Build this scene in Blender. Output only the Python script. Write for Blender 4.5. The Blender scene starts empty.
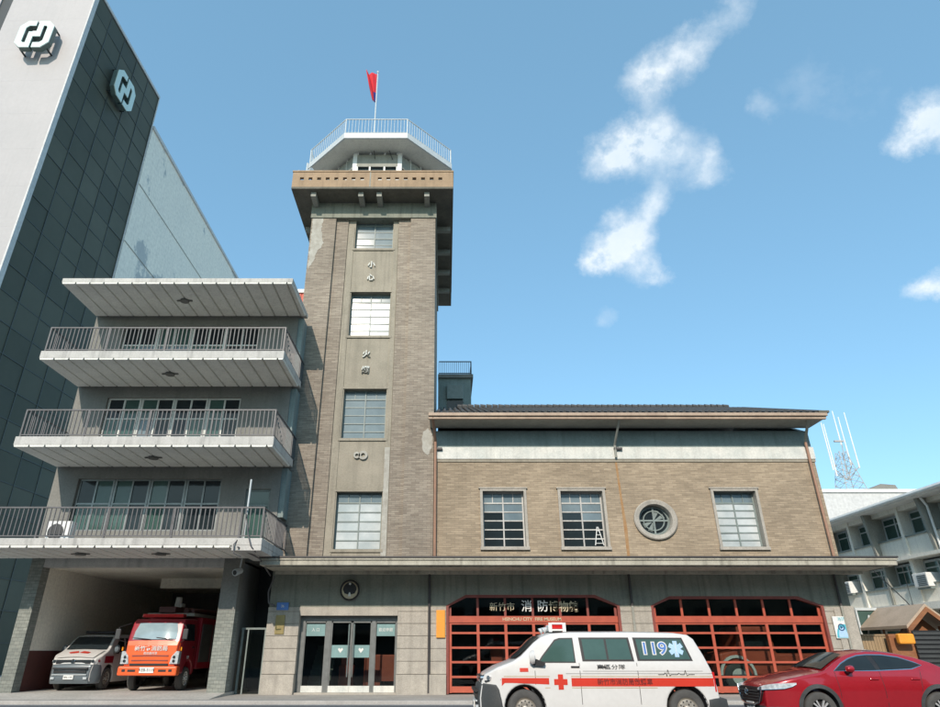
import bpy, bmesh, math, random
from mathutils import Vector, Matrix
random.seed(7)
S = bpy.context.scene
PI = math.pi
# ------------------------------------------------------------------ camera
F, CX, CY, HC = 634.0, 445.0, 353.5, 1.6
PITCH = math.radians(25.1)
cp, sp_ = math.cos(PITCH), math.sin(PITCH)
cd = bpy.data.cameras.new('camera'); cam = bpy.data.objects.new('camera', cd)
S.collection.objects.link(cam); S.camera = cam
cd.sensor_fit = 'HORIZONTAL'; cd.sensor_width = 36.0; cd.lens = 36.0*F/940
cd.shift_x = (470-CX)/940.0
cd.clip_end = 5000; cd.clip_start = 0.1
cam.location = (0, 0, HC); cam.rotation_euler = (PI/2+PITCH, 0, 0)
def at(px, py, Y):
    """photo measurement on a plane Y metres away -> real x, z in metres"""
    u = CY-py; fw = F*cp-u*sp_; z = F*sp_+u*cp
    return (px-CX)/fw*Y, z/fw*Y+HC
def AX(px, py, Y): return at(px, py, Y)[0]
def AZ(py, Y): return at(CX, py, Y)[1]
# ------------------------------------------------------------------ world, sun, exposure
SUN = Vector((-0.22, -1.0, 0.62)).normalized()
W = bpy.data.worlds.new('World'); S.world = W; W.use_nodes = True
nt = W.node_tree; N = nt.nodes; L = nt.links
for n in list(N): N.remove(n)
out = N.new('ShaderNodeOutputWorld'); bg = N.new('ShaderNodeBackground')
sky = N.new('ShaderNodeTexSky'); sky.sky_type = 'NISHITA'; sky.sun_disc = False
sky.sun_elevation = math.asin(SUN.z); sky.sun_rotation = math.atan2(SUN.x, SUN.y)
sky.air_density = 1.0; sky.dust_density = 0.9; sky.ozone_density = 1.3
bg.inputs['Strength'].default_value = 0.15
tc = N.new('ShaderNodeTexCoord')
def wmath(op, a, b=None, c=None):
    n = N.new('ShaderNodeMath'); n.operation = op
    for i, v in enumerate((a, b, c)):
        if v is None: continue
        if isinstance(v, (int, float)): n.inputs[i].default_value = v
        else: L.new(v, n.inputs[i])
    return n.outputs[0]
wn = N.new('ShaderNodeTexNoise'); wn.inputs['Scale'].default_value = 6.0; wn.inputs['Detail'].default_value = 10; wn.inputs['Roughness'].default_value = 0.68
L.new(tc.outputs['Generated'], wn.inputs['Vector'])
wv = N.new('ShaderNodeVectorMath'); wv.operation = 'SUBTRACT'; L.new(wn.outputs['Color'], wv.inputs[0]); wv.inputs[1].default_value = (.5, .5, .5)
ws = N.new('ShaderNodeVectorMath'); ws.operation = 'SCALE'; L.new(wv.outputs[0], ws.inputs[0]); ws.inputs['Scale'].default_value = 0.10
wa = N.new('ShaderNodeVectorMath'); wa.operation = 'ADD'; L.new(tc.outputs['Generated'], wa.inputs[0]); L.new(ws.outputs[0], wa.inputs[1])
# each cloud is a few soft lumps: bearing, height above the horizon (as direction), size, thickness
CLOUDS = [(650,74,22,.75),(675,60,24,.85),(700,42,20,.65),(722,20,18,.42),(738,2,14,.3),
          (603,150,22,.9),(628,142,24,1.),(655,128,24,.95),(690,158,26,.6),(708,165,16,.45),(652,160,24,.6),
          (650,196,15,.62),(632,222,24,1.),(612,246,22,1.),(598,262,14,.9),(636,256,24,.95),(660,268,12,.7),
          (925,125,20,.95),(940,105,24,1.),(905,143,14,.7),(950,125,24,.8),(922,292,14,.7),(940,288,14,.8),
          (603,322,12,.35),(765,108,14,.3),(800,78,34,.12),(850,95,50,.12)]
tot = None
for (px, py, r, a) in CLOUDS:
    u = CY-py
    v = Vector(((px-CX), F*cp-u*sp_, F*sp_+u*cp)); ln = v.length; v.normalize()
    d = N.new('ShaderNodeVectorMath'); d.operation = 'DISTANCE'
    L.new(wa.outputs[0], d.inputs[0]); d.inputs[1].default_value = v
    mr = N.new('ShaderNodeMapRange'); mr.interpolation_type = 'SMOOTHERSTEP'
    mr.inputs['From Min'].default_value = r/ln*1.75; mr.inputs['From Max'].default_value = 0.0
    mr.inputs['To Min'].default_value = 0.0; mr.inputs['To Max'].default_value = a
    L.new(d.outputs['Value'], mr.inputs['Value'])
    tot = mr.outputs[0] if tot is None else wmath('ADD', tot, mr.outputs[0])
wn2 = N.new('ShaderNodeTexNoise'); wn2.inputs['Scale'].default_value = 34.0; wn2.inputs['Detail'].default_value = 8; wn2.inputs['Roughness'].default_value = 0.6
L.new(tc.outputs['Generated'], wn2.inputs['Vector'])
fac = wmath('MULTIPLY', tot, wmath('MULTIPLY_ADD', wn2.outputs['Fac'], 1.9, -0.25))
fac = wmath('MINIMUM', wmath('MAXIMUM', wmath('MULTIPLY_ADD', fac, 0.92, -0.06), 0.0), 0.82)
hs = N.new('ShaderNodeMix'); hs.data_type = 'RGBA'; hs.blend_type = 'MULTIPLY'; hs.inputs['Factor'].default_value = 1.0
L.new(sky.outputs['Color'], hs.inputs[6]); hs.inputs[7].default_value = (1.08, 1.36, 1.34, 1)
hz = N.new('ShaderNodeMix'); hz.data_type = 'RGBA'; hz.inputs['Factor'].default_value = 0.5
L.new(hs.outputs[2], hz.inputs[6]); hz.inputs[7].default_value = (1.2, 2.45, 3.5, 1)
mx = N.new('ShaderNodeMix'); mx.data_type = 'RGBA'
L.new(fac, mx.inputs['Factor']); L.new(hz.outputs[2], mx.inputs[6])
cs_ = N.new('ShaderNodeMix'); cs_.data_type = 'RGBA'; cm = N.new('ShaderNodeMapRange'); cm.inputs['From Min'].default_value = .35; cm.inputs['From Max'].default_value = .65
L.new(wn.outputs['Fac'], cm.inputs['Value']); L.new(cm.outputs[0], cs_.inputs['Factor'])
cs_.inputs[6].default_value = (4.0, 4.6, 5.1, 1); cs_.inputs[7].default_value = (5.2, 5.45, 5.6, 1); L.new(cs_.outputs[2], mx.inputs[7])
L.new(mx.outputs[2], bg.inputs['Color']); L.new(bg.outputs[0], out.inputs['Surface'])
sd = bpy.data.lights.new('sun', 'SUN'); sd.energy = 3.0; sd.angle = math.radians(0.5); sd.color = (1.0, 0.88, 0.76)
so = bpy.data.objects.new('sun', sd); S.collection.objects.link(so)
so.rotation_euler = SUN.to_track_quat('Z', 'Y').to_euler(); so.location = (-20, -30, 40)
S.view_settings.view_transform = 'Standard'; S.view_settings.look = 'None'
S.view_settings.exposure = 0.46; S.view_settings.gamma = 1.0; S.view_settings.use_curve_mapping = False
S.cycles.max_bounces = 10; S.cycles.diffuse_bounces = 8; S.cycles.transparent_max_bounces = 10

# ------------------------------------------------------------------ materials
MATS = {}
def mat(name, c1, c2=None, scale=2.0, rough=0.75, bump=0.0, stretch=(1, 1, 1), metal=0.0, spec=0.5, dirt=0.0, coat=0.0, fine=0.12, emit=0):
    if name in MATS: return MATS[name]
    m = bpy.data.materials.new(name); m.use_nodes = True; MATS[name] = m
    t = m.node_tree; n = t.nodes; l = t.links; b = n['Principled BSDF']
    b.inputs['Roughness'].default_value = rough; b.inputs['Metallic'].default_value = metal
    b.inputs['Specular IOR Level'].default_value = spec
    b.inputs['Coat Weight'].default_value = coat; b.inputs['Coat Roughness'].default_value = .04
    c2 = c2 or tuple(x*.82 for x in c1)
    co = n.new('ShaderNodeTexCoord'); mp = n.new('ShaderNodeMapping'); mp.inputs['Scale'].default_value = stretch
    l.new(co.outputs['Object'], mp.inputs['Vector'])
    n1 = n.new('ShaderNodeTexNoise'); n1.inputs['Scale'].default_value = scale; n1.inputs['Detail'].default_value = 7; n1.inputs['Roughness'].default_value = .62
    l.new(mp.outputs[0], n1.inputs['Vector'])
    r1 = n.new('ShaderNodeMapRange'); r1.inputs['From Min'].default_value = .32; r1.inputs['From Max'].default_value = .68; l.new(n1.outputs['Fac'], r1.inputs['Value'])
    m1 = n.new('ShaderNodeMix'); m1.data_type = 'RGBA'; l.new(r1.outputs[0], m1.inputs['Factor'])
    m1.inputs[6].default_value = (*c1, 1); m1.inputs[7].default_value = (*c2, 1)
    n2 = n.new('ShaderNodeTexNoise'); n2.inputs['Scale'].default_value = scale*14; n2.inputs['Detail'].default_value = 4
    l.new(co.outputs['Object'], n2.inputs['Vector'])
    r2 = n.new('ShaderNodeMapRange'); r2.inputs['To Min'].default_value = 1-fine*2; r2.inputs['To Max'].default_value = 1+fine*2; l.new(n2.outputs['Fac'], r2.inputs['Value'])
    m2 = n.new('ShaderNodeMix'); m2.data_type = 'RGBA'; m2.blend_type = 'MULTIPLY'; m2.inputs['Factor'].default_value = 1
    l.new(m1.outputs[2], m2.inputs[6]); l.new(r2.outputs[0], m2.inputs[7])
    res = m2.outputs[2]
    if dirt > 0:   # vertical rain streaks
        mp3 = n.new('ShaderNodeMapping'); mp3.inputs['Scale'].default_value = (4.0, 4.0, .22); l.new(co.outputs['Object'], mp3.inputs['Vector'])
        n3 = n.new('ShaderNodeTexNoise'); n3.inputs['Scale'].default_value = 1.3; n3.inputs['Detail'].default_value = 6; l.new(mp3.outputs[0], n3.inputs['Vector'])
        r3 = n.new('ShaderNodeMapRange'); r3.inputs['From Min'].default_value = .5; r3.inputs['From Max'].default_value = .75; r3.inputs['To Max'].default_value = dirt
        l.new(n3.outputs['Fac'], r3.inputs['Value'])
        m3 = n.new('ShaderNodeMix'); m3.data_type = 'RGBA'; l.new(r3.outputs[0], m3.inputs['Factor'])
        l.new(res, m3.inputs[6]); m3.inputs[7].default_value = tuple(x*.3 for x in c1)+(1,)
        res = m3.outputs[2]
    l.new(res, b.inputs['Base Color'])
    if bump > 0:
        bp = n.new('ShaderNodeBump'); bp.inputs['Strength'].default_value = bump; bp.inputs['Distance'].default_value = .02
        l.new(n2.outputs['Fac'], bp.inputs['Height']); l.new(bp.outputs[0], b.inputs['Normal'])
    if emit:
        b.inputs['Emission Color'].default_value = (*c1, 1); b.inputs['Emission Strength'].default_value = emit
    return m
def brick(name, c1, c2, mortar, bw=.23, bh=.07, cl=(1, 1, 1)):
    if name in MATS: return MATS[name]
    m = mat(name, c1, c2, scale=.5, rough=.88, stretch=(1, 1, 3.0))
    t = m.node_tree; n = t.nodes; l = t.links; b = n['Principled BSDF']
    co = n.new('ShaderNodeTexCoord'); sx = n.new('ShaderNodeSeparateXYZ'); l.new(co.outputs['Object'], sx.inputs[0])
    ad = n.new('ShaderNodeMath'); ad.operation = 'ADD'; l.new(sx.outputs[0], ad.inputs[0]); l.new(sx.outputs[1], ad.inputs[1])
    cb = n.new('ShaderNodeCombineXYZ'); l.new(ad.outputs[0], cb.inputs[0]); l.new(sx.outputs[2], cb.inputs[1])
    br = n.new('ShaderNodeTexBrick'); l.new(cb.outputs[0], br.inputs['Vector'])
    br.inputs['Scale'].default_value = 1; br.inputs['Brick Width'].default_value = bw; br.inputs['Row Height'].default_value = bh
    br.inputs['Mortar Size'].default_value = .006; br.inputs['Mortar Smooth'].default_value = .3; br.inputs['Bias'].default_value = 0
    br.inputs['Color1'].default_value = (*c1, 1); br.inputs['Color2'].default_value = (*c2, 1); br.inputs['Mortar'].default_value = (*mortar, 1)
    # long uneven courses: bands of darker and lighter firing
    mp = n.new('ShaderNodeMapping'); mp.inputs['Scale'].default_value = (1.1, 9.0, 1); l.new(cb.outputs[0], mp.inputs['Vector'])
    ns = n.new('ShaderNodeTexNoise'); ns.inputs['Scale'].default_value = 1.6; ns.inputs['Detail'].default_value = 8; ns.inputs['Roughness'].default_value = .7; l.new(mp.outputs[0], ns.inputs['Vector'])
    rr = n.new('ShaderNodeMapRange'); rr.inputs['From Min'].default_value = .3; rr.inputs['From Max'].default_value = .7; rr.inputs['To Min'].default_value = .74; rr.inputs['To Max'].default_value = 1.22
    l.new(ns.outputs['Fac'], rr.inputs['Value'])
    nb = n.new('ShaderNodeTexNoise'); nb.inputs['Scale'].default_value = .35; nb.inputs['Detail'].default_value = 5; l.new(co.outputs['Object'], nb.inputs['Vector'])
    rb = n.new('ShaderNodeMapRange'); rb.inputs['From Min'].default_value = .3; rb.inputs['From Max'].default_value = .7; rb.inputs['To Min'].default_value = .82; rb.inputs['To Max'].default_value = 1.15
    l.new(nb.outputs['Fac'], rb.inputs['Value'])
    mm = n.new('ShaderNodeMath'); mm.operation = 'MULTIPLY'; l.new(rr.outputs[0], mm.inputs[0]); l.new(rb.outputs[0], mm.inputs[1])
    mu = n.new('ShaderNodeMix'); mu.data_type = 'RGBA'; mu.blend_type = 'MULTIPLY'; mu.inputs['Factor'].default_value = 1
    l.new(br.outputs['Color'], mu.inputs[6]); l.new(mm.outputs[0], mu.inputs[7]); l.new(mu.outputs[2], b.inputs['Base Color'])
    bp = n.new('ShaderNodeBump'); bp.inputs['Strength'].default_value = .5; bp.inputs['Distance'].default_value = .01; bp.invert = True
    l.new(br.outputs['Fac'], bp.inputs['Height']); l.new(bp.outputs[0], b.inputs['Normal'])
    return m
def glass(name, tint=(.6, .7, .68), alpha=.55, rough=.03):
    if name in MATS: return MATS[name]
    m = bpy.data.materials.new(name); m.use_nodes = True; MATS[name] = m
    t = m.node_tree; n = t.nodes; l = t.links
    for x in list(n): n.remove(x)
    o = n.new('ShaderNodeOutputMaterial'); tr = n.new('ShaderNodeBsdfTransparent'); tr.inputs[0].default_value = (*tint, 1)
    gl = n.new('ShaderNodeBsdfGlossy'); gl.inputs['Roughness'].default_value = rough
    fr = n.new('ShaderNodeFresnel'); fr.inputs[0].default_value = 1.5
    ma = n.new('ShaderNodeMath'); ma.operation = 'MULTIPLY_ADD'; ma.inputs[1].default_value = .9; ma.inputs[2].default_value = alpha; l.new(fr.outputs[0], ma.inputs[0])
    mi = n.new('ShaderNodeMixShader'); l.new(ma.outputs[0], mi.inputs[0]); l.new(tr.outputs[0], mi.inputs[1]); l.new(gl.outputs[0], mi.inputs[2]); l.new(mi.outputs[0], o.inputs[0])
    return m
M = dict(
 towerbrick=brick('tower_tile', (.32,.275,.22), (.235,.195,.155), (.17,.15,.125), .34, .085),
 bodybrick=brick('museum_tile', (.385,.305,.215), (.29,.228,.158), (.23,.19,.14), .34, .085),
 greybrick=brick('grey_tile', (.25,.26,.23), (.19,.205,.185), (.12,.13,.12), .2, .12),
 stucco=mat('panel_stucco', (.33,.295,.235), (.265,.24,.19), 1.2, .9, .3, dirt=.35),
 greenstucco=mat('green_grey_stucco', (.25,.255,.21), (.18,.195,.165), 1.0, .9, .3, dirt=.55),
 greenband=mat('grey_green_tone', (.24,.29,.28), (.19,.235,.225), 1.2, .85, .1, dirt=.3),  # plain grey-green, also used for the strip that stands for slab shadow
 whiteband=mat('off_white_band', (.68,.67,.62), (.52,.54,.51), 1.5, .8, .1, dirt=.25),
 granite=mat('granite_block', (.42,.385,.33), (.32,.295,.255), 2.2, .7, .2, dirt=.3, fine=.2),
 concrete=mat('canopy_concrete', (.48,.45,.37), (.34,.32,.26), 1.3, .85, .3, dirt=.65),
 tan=mat('tan_parapet', (.37,.26,.165), (.29,.205,.13), 1.5, .85, .2, dirt=.35),
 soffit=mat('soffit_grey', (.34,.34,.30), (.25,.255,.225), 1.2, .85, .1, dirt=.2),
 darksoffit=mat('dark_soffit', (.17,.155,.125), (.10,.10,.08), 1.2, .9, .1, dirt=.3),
 white=mat('white_paint', (.78,.79,.77), (.68,.69,.67), 2, .6, dirt=.1),
 stationwhite=mat('station_cream', (.53,.515,.485), (.43,.42,.395), 1.6, .8, .1, dirt=.5),
 stationsoffit=mat('station_soffit', (.74,.73,.67), (.66,.65,.60), 1.2, .85, .1, dirt=.18),
 stationwall=mat('station_wall', (.225,.22,.20), (.18,.178,.162), 1.0, .85, .1, dirt=.2),
 cream=mat('cream_wall', (.86,.83,.72), (.80,.77,.67), .7, .8, dirt=.1),
 maroon=mat('maroon_dado', (.11,.035,.03), (.08,.028,.025), 1.5, .6),
 railing=mat('grey_rail', (.125,.12,.125), (.09,.088,.09), 5, .5),
 whiterail=mat('white_rail', (.56,.60,.61), (.46,.50,.51), 5, .5),
 darkrail=mat('dark_rail', (.07,.08,.09), None, 5, .5),
 frame=mat('window_frame_grey', (.22,.26,.245), (.16,.195,.185), 4, .5),
 alu=mat('aluminium', (.25,.26,.255), (.19,.20,.195), 4, .35, metal=.6),
 steel=mat('polished_steel', (.62,.60,.58), None, 4, .18, metal=.95),
 redframe=mat('red_door_paint', (.46,.095,.05), (.36,.07,.04), 3, .5, dirt=.1),
 redframed=mat('dark_red_lintel', (.25,.06,.045), (.18,.045,.035), 3, .6),
 roofred=mat('red_sheet', (.55,.10,.06), None, 3, .6),
 tile=mat('roof_tile', (.09,.09,.088), (.05,.05,.05), 6, .7, .4, fine=.3),
 fascia=mat('gutter_tan', (.44,.33,.24), (.33,.235,.17), 2, .6, dirt=.3),
 pipe=mat('pipe_brown', (.36,.20,.13), (.27,.16,.11), 3, .6),
 rust=mat('rust_stain', (.30,.155,.06), (.36,.24,.13), 5, .9),
 pipedark=mat('pipe_dark', (.05,.045,.045), None, 3, .5),
 plaster=mat('fresh_plaster', (.44,.43,.385), (.31,.29,.25), 3.5, .9, .2),
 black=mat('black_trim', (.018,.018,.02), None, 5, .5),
 rubber=mat('rubber', (.03,.03,.03), (.045,.045,.043), 8, .75),
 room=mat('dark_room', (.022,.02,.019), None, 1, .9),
 pblue=mat('pane_painted_sky', (.19,.24,.26), (.12,.165,.19), .9, .12, spec=.35, fine=.02),  # blue of the reflected sky is put into the base colour
 pwhite=mat('pane_white', (.62,.64,.63), (.34,.39,.40), .55, .2, spec=.7, fine=.02),
 pdark=mat('pane_dark', (.022,.032,.036), (.014,.02,.024), .8, .06, spec=.3, fine=.02),
 pgreen=mat('pane_green', (.06,.115,.10), (.04,.08,.07), .8, .06, spec=.4, fine=.02),
 curtain=glass('curtain_glass', (.72, .78, .77), .0),
 asphalt=mat('asphalt', (.115,.125,.14), (.085,.092,.10), .6, .9, .5, fine=.3),
 paving=mat('paving', (.40,.375,.34), (.31,.29,.265), .8, .85, .3, fine=.2),
 kerb=mat('kerb_stone', (.42,.40,.37), None, 1.5, .85, .2),
 panel=mat('bank_panel', (.42,.40,.40), (.385,.37,.37), .25, .5, dirt=.06, fine=.03),
 officewall=mat('office_cream', (.86,.83,.74), (.78,.75,.67), 1.2, .8, .1, dirt=.2),
 bwall=mat('white_render', (.58,.58,.57), (.53,.53,.53), .3, .85, dirt=.12),
 bankglass=mat('bank_glass', (.105,.11,.088), (.08,.086,.07), .12, .4, spec=.06, fine=.02),
 mull=mat('dark_mullion', (.025,.032,.033), None, 2, .5),
 bankbar=mat('bank_bar', (.058,.066,.062), None, 2, .5),
 logo=mat('logo_silver_green', (.62,.76,.72), (.56,.70,.66), 3, .4, spec=.6),
 logoside=mat('logo_side', (.10,.15,.14), None, 3, .5),
 vanwhite=mat('van_white', (.66,.65,.63), (.62,.61,.59), .8, .3, coat=.5, fine=.03),
 vansilver=mat('van_silver', (.62,.62,.60), (.58,.58,.56), 1, .35, coat=.5, fine=.03),
 vanstripe=mat('stripe_red', (.62,.045,.025), (.54,.04,.02), 1, .35, coat=.4, fine=.03),
 alloy=mat('alloy_paint', (.55,.55,.55), (.48,.48,.48), 3, .3, metal=.35),
 lampgrey=mat('lamp_grey', (.16,.155,.14), None, 2, .6),
 rampconc=mat('ramp_concrete', (.50,.48,.44), (.40,.385,.35), .8, .85, .3, fine=.2),
 mast=mat('mast_paint', (.42,.40,.38), None, 2, .8),
 gold=mat('gold_line', (.52,.40,.24), None, 3, .5),
 vangrey=mat('bumper_grey', (.052,.056,.058), (.04,.044,.045), 2, .6),
 slate=mat('slate_blue_paint', (.13,.16,.18), (.11,.135,.15), 1, .35, coat=.5, fine=.03),
 suvred=mat('suv_red', (.40,.012,.022), (.34,.01,.018), .8, .25, metal=.25, coat=1., fine=.03),
 orange=mat('truck_orange', (.80,.13,.03), (.74,.11,.025), 1, .35, coat=.4, fine=.03),
 truckred=mat('truck_red', (.33,.015,.03), (.26,.012,.025), 1, .35, coat=.4, fine=.05),
 chrome=mat('chrome', (.65,.65,.66), None, 3, .12, metal=1.),
 hub=mat('hub_cream', (.42,.40,.35), (.30,.28,.25), 3, .45, metal=.3),
 tyre=mat('tyre', (.06,.06,.058), (.09,.088,.083), 6, .85),
 lampglass=mat('headlamp', (.62,.66,.68), (.3,.34,.36), 14, .08, spec=1., coat=1.),
 amber=mat('amber_lens', (.8,.30,.02), None, 3, .15),
 redlens=mat('red_lens', (.6,.02,.02), None, 3, .15, coat=.6),
 blue=mat('decal_blue', (.08,.20,.52), None, 3, .4),
 lightblue=mat('decal_light_blue', (.42,.62,.85), None, 3, .4),
 teal=mat('poster_teal', (.06,.36,.45), (.10,.48,.58), 6, .5),
 navy=mat('navy', (.03,.08,.20), None, 3, .5),
 brass=mat('brass_plate', (.33,.27,.12), (.25,.2,.09), 4, .4, metal=.5),
 orangesign=mat('orange_board', (.80,.33,.03), (.72,.28,.03), 1.5, .6),
 wood=mat('brown_timber', (.30,.13,.055), (.20,.08,.035), 2, .6, stretch=(1, 1, 4)),
 palewood=mat('pale_timber', (.36,.26,.15), (.27,.19,.11), 2, .7, stretch=(5, 5, .5)),
 flagred=mat('flag_red', (.62,.02,.03), (.5,.015,.025), 2, .8),
 flagblue=mat('flag_blue', (.02,.03,.22), None, 2, .8),
 cabinet=mat('cabinet_red', (.52,.10,.05), (.42,.075,.04), 2, .5),
 awn=mat('tan_sheet', (.47,.37,.28), (.38,.30,.22), 1.5, .7),
 frost=mat('frosted_film', (.20,.33,.33), None, 2, .4),
 text=mat('white_letter', (.72,.72,.69), None, 3, .5),
 textgold=mat('beige_letter', (.55,.47,.32), None, 3, .5),
 textblack=mat('black_letter', (.02,.02,.02), None, 3, .5),
 textred=mat('dark_red_letter', (.22,.02,.015), None, 3, .5),
 carpet=mat('interior_floor', (.12,.11,.10), None, 2, .6),
)
# ------------------------------------------------------------------ helpers
def off_of(p):
    o = Vector((0, 0, 0))
    while p: o += p.location; p = p.parent
    return o
SPLIT = {'bracket','door_handle','tail_lamp','mirror_arm','roof_rail','wheel_arch','leg','post','foot','horn','air_slot','hub_hole','red_lens','bar_foot','grille_slot','fog_lamp','wiper','frieze','air_intake','rod','aerial_arm_','soffit_cable','window_surround','lookout_mullion','awning_panel','wall_joint','spandrel','sill','floor_slab','vent_vane','winged_mark','downpipe','loose_cable','garage_rear_wall','side_wall','stucco_wall','band_moulding','lens_guard','canopy_drip','front_panel','transom_frame'}
class MB:
    def __init__(s): s.v = []; s.f = []; s.mi = []
    def add(s, vs, fs, mi=0):
        b = len(s.v); s.v += [tuple(v) for v in vs]
        for f in fs: s.f.append([b+i for i in f]); s.mi.append(mi)
    def box(s, x0, x1, y0, y1, z0, z1, mi=0):
        if x0 > x1: x0, x1 = x1, x0
        if y0 > y1: y0, y1 = y1, y0
        if z0 > z1: z0, z1 = z1, z0
        s.add([(x0,y0,z0),(x1,y0,z0),(x1,y1,z0),(x0,y1,z0),(x0,y0,z1),(x1,y0,z1),(x1,y1,z1),(x0,y1,z1)],
              [(0,3,2,1),(4,5,6,7),(0,1,5,4),(1,2,6,5),(2,3,7,6),(3,0,4,7)], mi)
        return s
    def prism(s, pts, axis, a, b, mi=0):
        """pts 2D polygon; axis 'y': (x,z) extruded in y; 'x': (y,z); 'z': (x,y)"""
        def P(p, t): return {'y': (p[0], t, p[1]), 'x': (t, p[0], p[1]), 'z': (p[0], p[1], t)}[axis]
        n = len(pts); s.add([P(p, a) for p in pts]+[P(p, b) for p in pts],
              [list(range(n))[::-1], list(range(n, 2*n))]+[(i, (i+1) % n, n+(i+1) % n, n+i) for i in range(n)], mi)
        return s
    def cyl(s, p0, p1, r, n=10, r1=None, mi=0, cap=True):
        p0 = Vector(p0); p1 = Vector(p1); d = (p1-p0).normalized(); r1 = r if r1 is None else r1
        a = d.orthogonal().normalized(); b = d.cross(a)
        vs = [p0+(a*math.cos(2*PI*i/n)+b*math.sin(2*PI*i/n))*r for i in range(n)]+[p1+(a*math.cos(2*PI*i/n)+b*math.sin(2*PI*i/n))*r1 for i in range(n)]
        fs = [(i, (i+1) % n, n+(i+1) % n, n+i) for i in range(n)]
        if cap: fs += [list(range(n))[::-1], list(range(n, 2*n))]
        s.add(vs, fs, mi); return s
    def tube(s, pts, r, n=8, mi=0):
        for a, b in zip(pts[:-1], pts[1:]): s.cyl(a, b, r, n, mi=mi)
        return s
    def lathe(s, prof, c, n=32, axis='y', mi=0):
        """prof: (radius, along) ; closed loop not needed"""
        vs = []
        for (r, t) in prof:
            for i in range(n):
                a = 2*PI*i/n
                vs.append((c[0]+r*math.cos(a), c[1]+t, c[2]+r*math.sin(a)) if axis == 'y' else (c[0]+r*math.cos(a), c[1]+r*math.sin(a), c[2]+t))
        fs = []
        for k in range(len(prof)-1):
            for i in range(n): fs.append((k*n+i, k*n+(i+1) % n, (k+1)*n+(i+1) % n, (k+1)*n+i))
        s.add(vs, fs, mi); return s
    def build(s, name, m, parent=None, smooth=False, bevel=0, seg=2, split=None):
        if split is None: split = name in SPLIT
        if split:
            par = list(range(len(s.v)))
            def find(i):
                while par[i] != i: par[i] = par[par[i]]; i = par[i]
                return i
            for f in s.f:
                for i in f[1:]: par[find(i)] = find(f[0])
            gr = {}
            for k, f in enumerate(s.f): gr.setdefault(find(f[0]), []).append(k)
            if len(gr) > 1:
                first = None
                for ks in gr.values():
                    ids = sorted({i for k in ks for i in s.f[k]}); mp = {i: j for j, i in enumerate(ids)}
                    q = MB(); q.v = [s.v[i] for i in ids]; q.f = [[mp[i] for i in s.f[k]] for k in ks]; q.mi = [s.mi[k] for k in ks]
                    o = q.build(name, m, parent, smooth, bevel, seg, split=False); first = first or o
                return first
        me = bpy.data.meshes.new(name); o = off_of(parent)
        me.from_pydata([(v[0]-o.x, v[1]-o.y, v[2]-o.z) for v in s.v], [], s.f)
        ms = m if isinstance(m, (list, tuple)) else [m]
        for q in ms: me.materials.append(M[q] if isinstance(q, str) else q)
        if len(ms) > 1: me.polygons.foreach_set('material_index', s.mi)
        bm = bmesh.new(); bm.from_mesh(me); bmesh.ops.recalc_face_normals(bm, faces=bm.faces); bm.to_mesh(me); bm.free()
        ob = bpy.data.objects.new(name, me); S.collection.objects.link(ob)
        if parent: ob.parent = parent
        if smooth:
            me.polygons.foreach_set('use_smooth', [True]*len(me.polygons)); me.set_sharp_from_angle(angle=math.radians(38))
        if bevel:
            bv = ob.modifiers.new('bevel', 'BEVEL'); bv.width = bevel; bv.segments = seg; bv.limit_method = 'ANGLE'; bv.angle_limit = math.radians(40)
        return ob
def tag(o, label=None, cat=None, group=None, kind=None):
    if label: o['label'] = label
    if cat: o['category'] = cat
    if group: o['group'] = group
    if kind: o['kind'] = kind
    return o
def thing(name, label, cat, loc=(0, 0, 0), group=None):
    o = bpy.data.objects.new(name, None); S.collection.objects.link(o); o.location = loc; o.empty_display_size = .3
    return tag(o, label, cat, group)
def box(name, m, parent, x0, x1, y0, y1, z0, z1, bevel=0):
    return MB().box(x0, x1, y0, y1, z0, z1).build(name, m, parent, bevel=bevel)
def text(s, size, m, parent, loc, rot=(PI/2, 0, 0), ext=.01, name='lettering', sx=1.0, align='CENTER', off=0):
    cu = bpy.data.curves.new(name, 'FONT'); cu.body = s; cu.size = size; cu.extrude = ext; cu.align_x = align; cu.align_y = 'CENTER'; cu.offset = off
    tmp = bpy.data.objects.new('tmp_'+name, cu); S.collection.objects.link(tmp)
    dg = bpy.context.evaluated_depsgraph_get(); me = bpy.data.meshes.new_from_object(tmp.evaluated_get(dg))
    bpy.data.objects.remove(tmp); bpy.data.curves.remove(cu)
    me.materials.clear(); me.materials.append(M[m]); o_ = off_of(parent)
    from mathutils import Euler
    R = Matrix.Translation(Vector(loc)-o_) @ Euler(rot).to_matrix().to_4x4() @ Matrix.Diagonal((sx, 1, 1, 1))
    me.transform(R)
    ob = bpy.data.objects.new(name, me); S.collection.objects.link(ob)
    if parent: ob.parent = parent
    return ob
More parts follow.
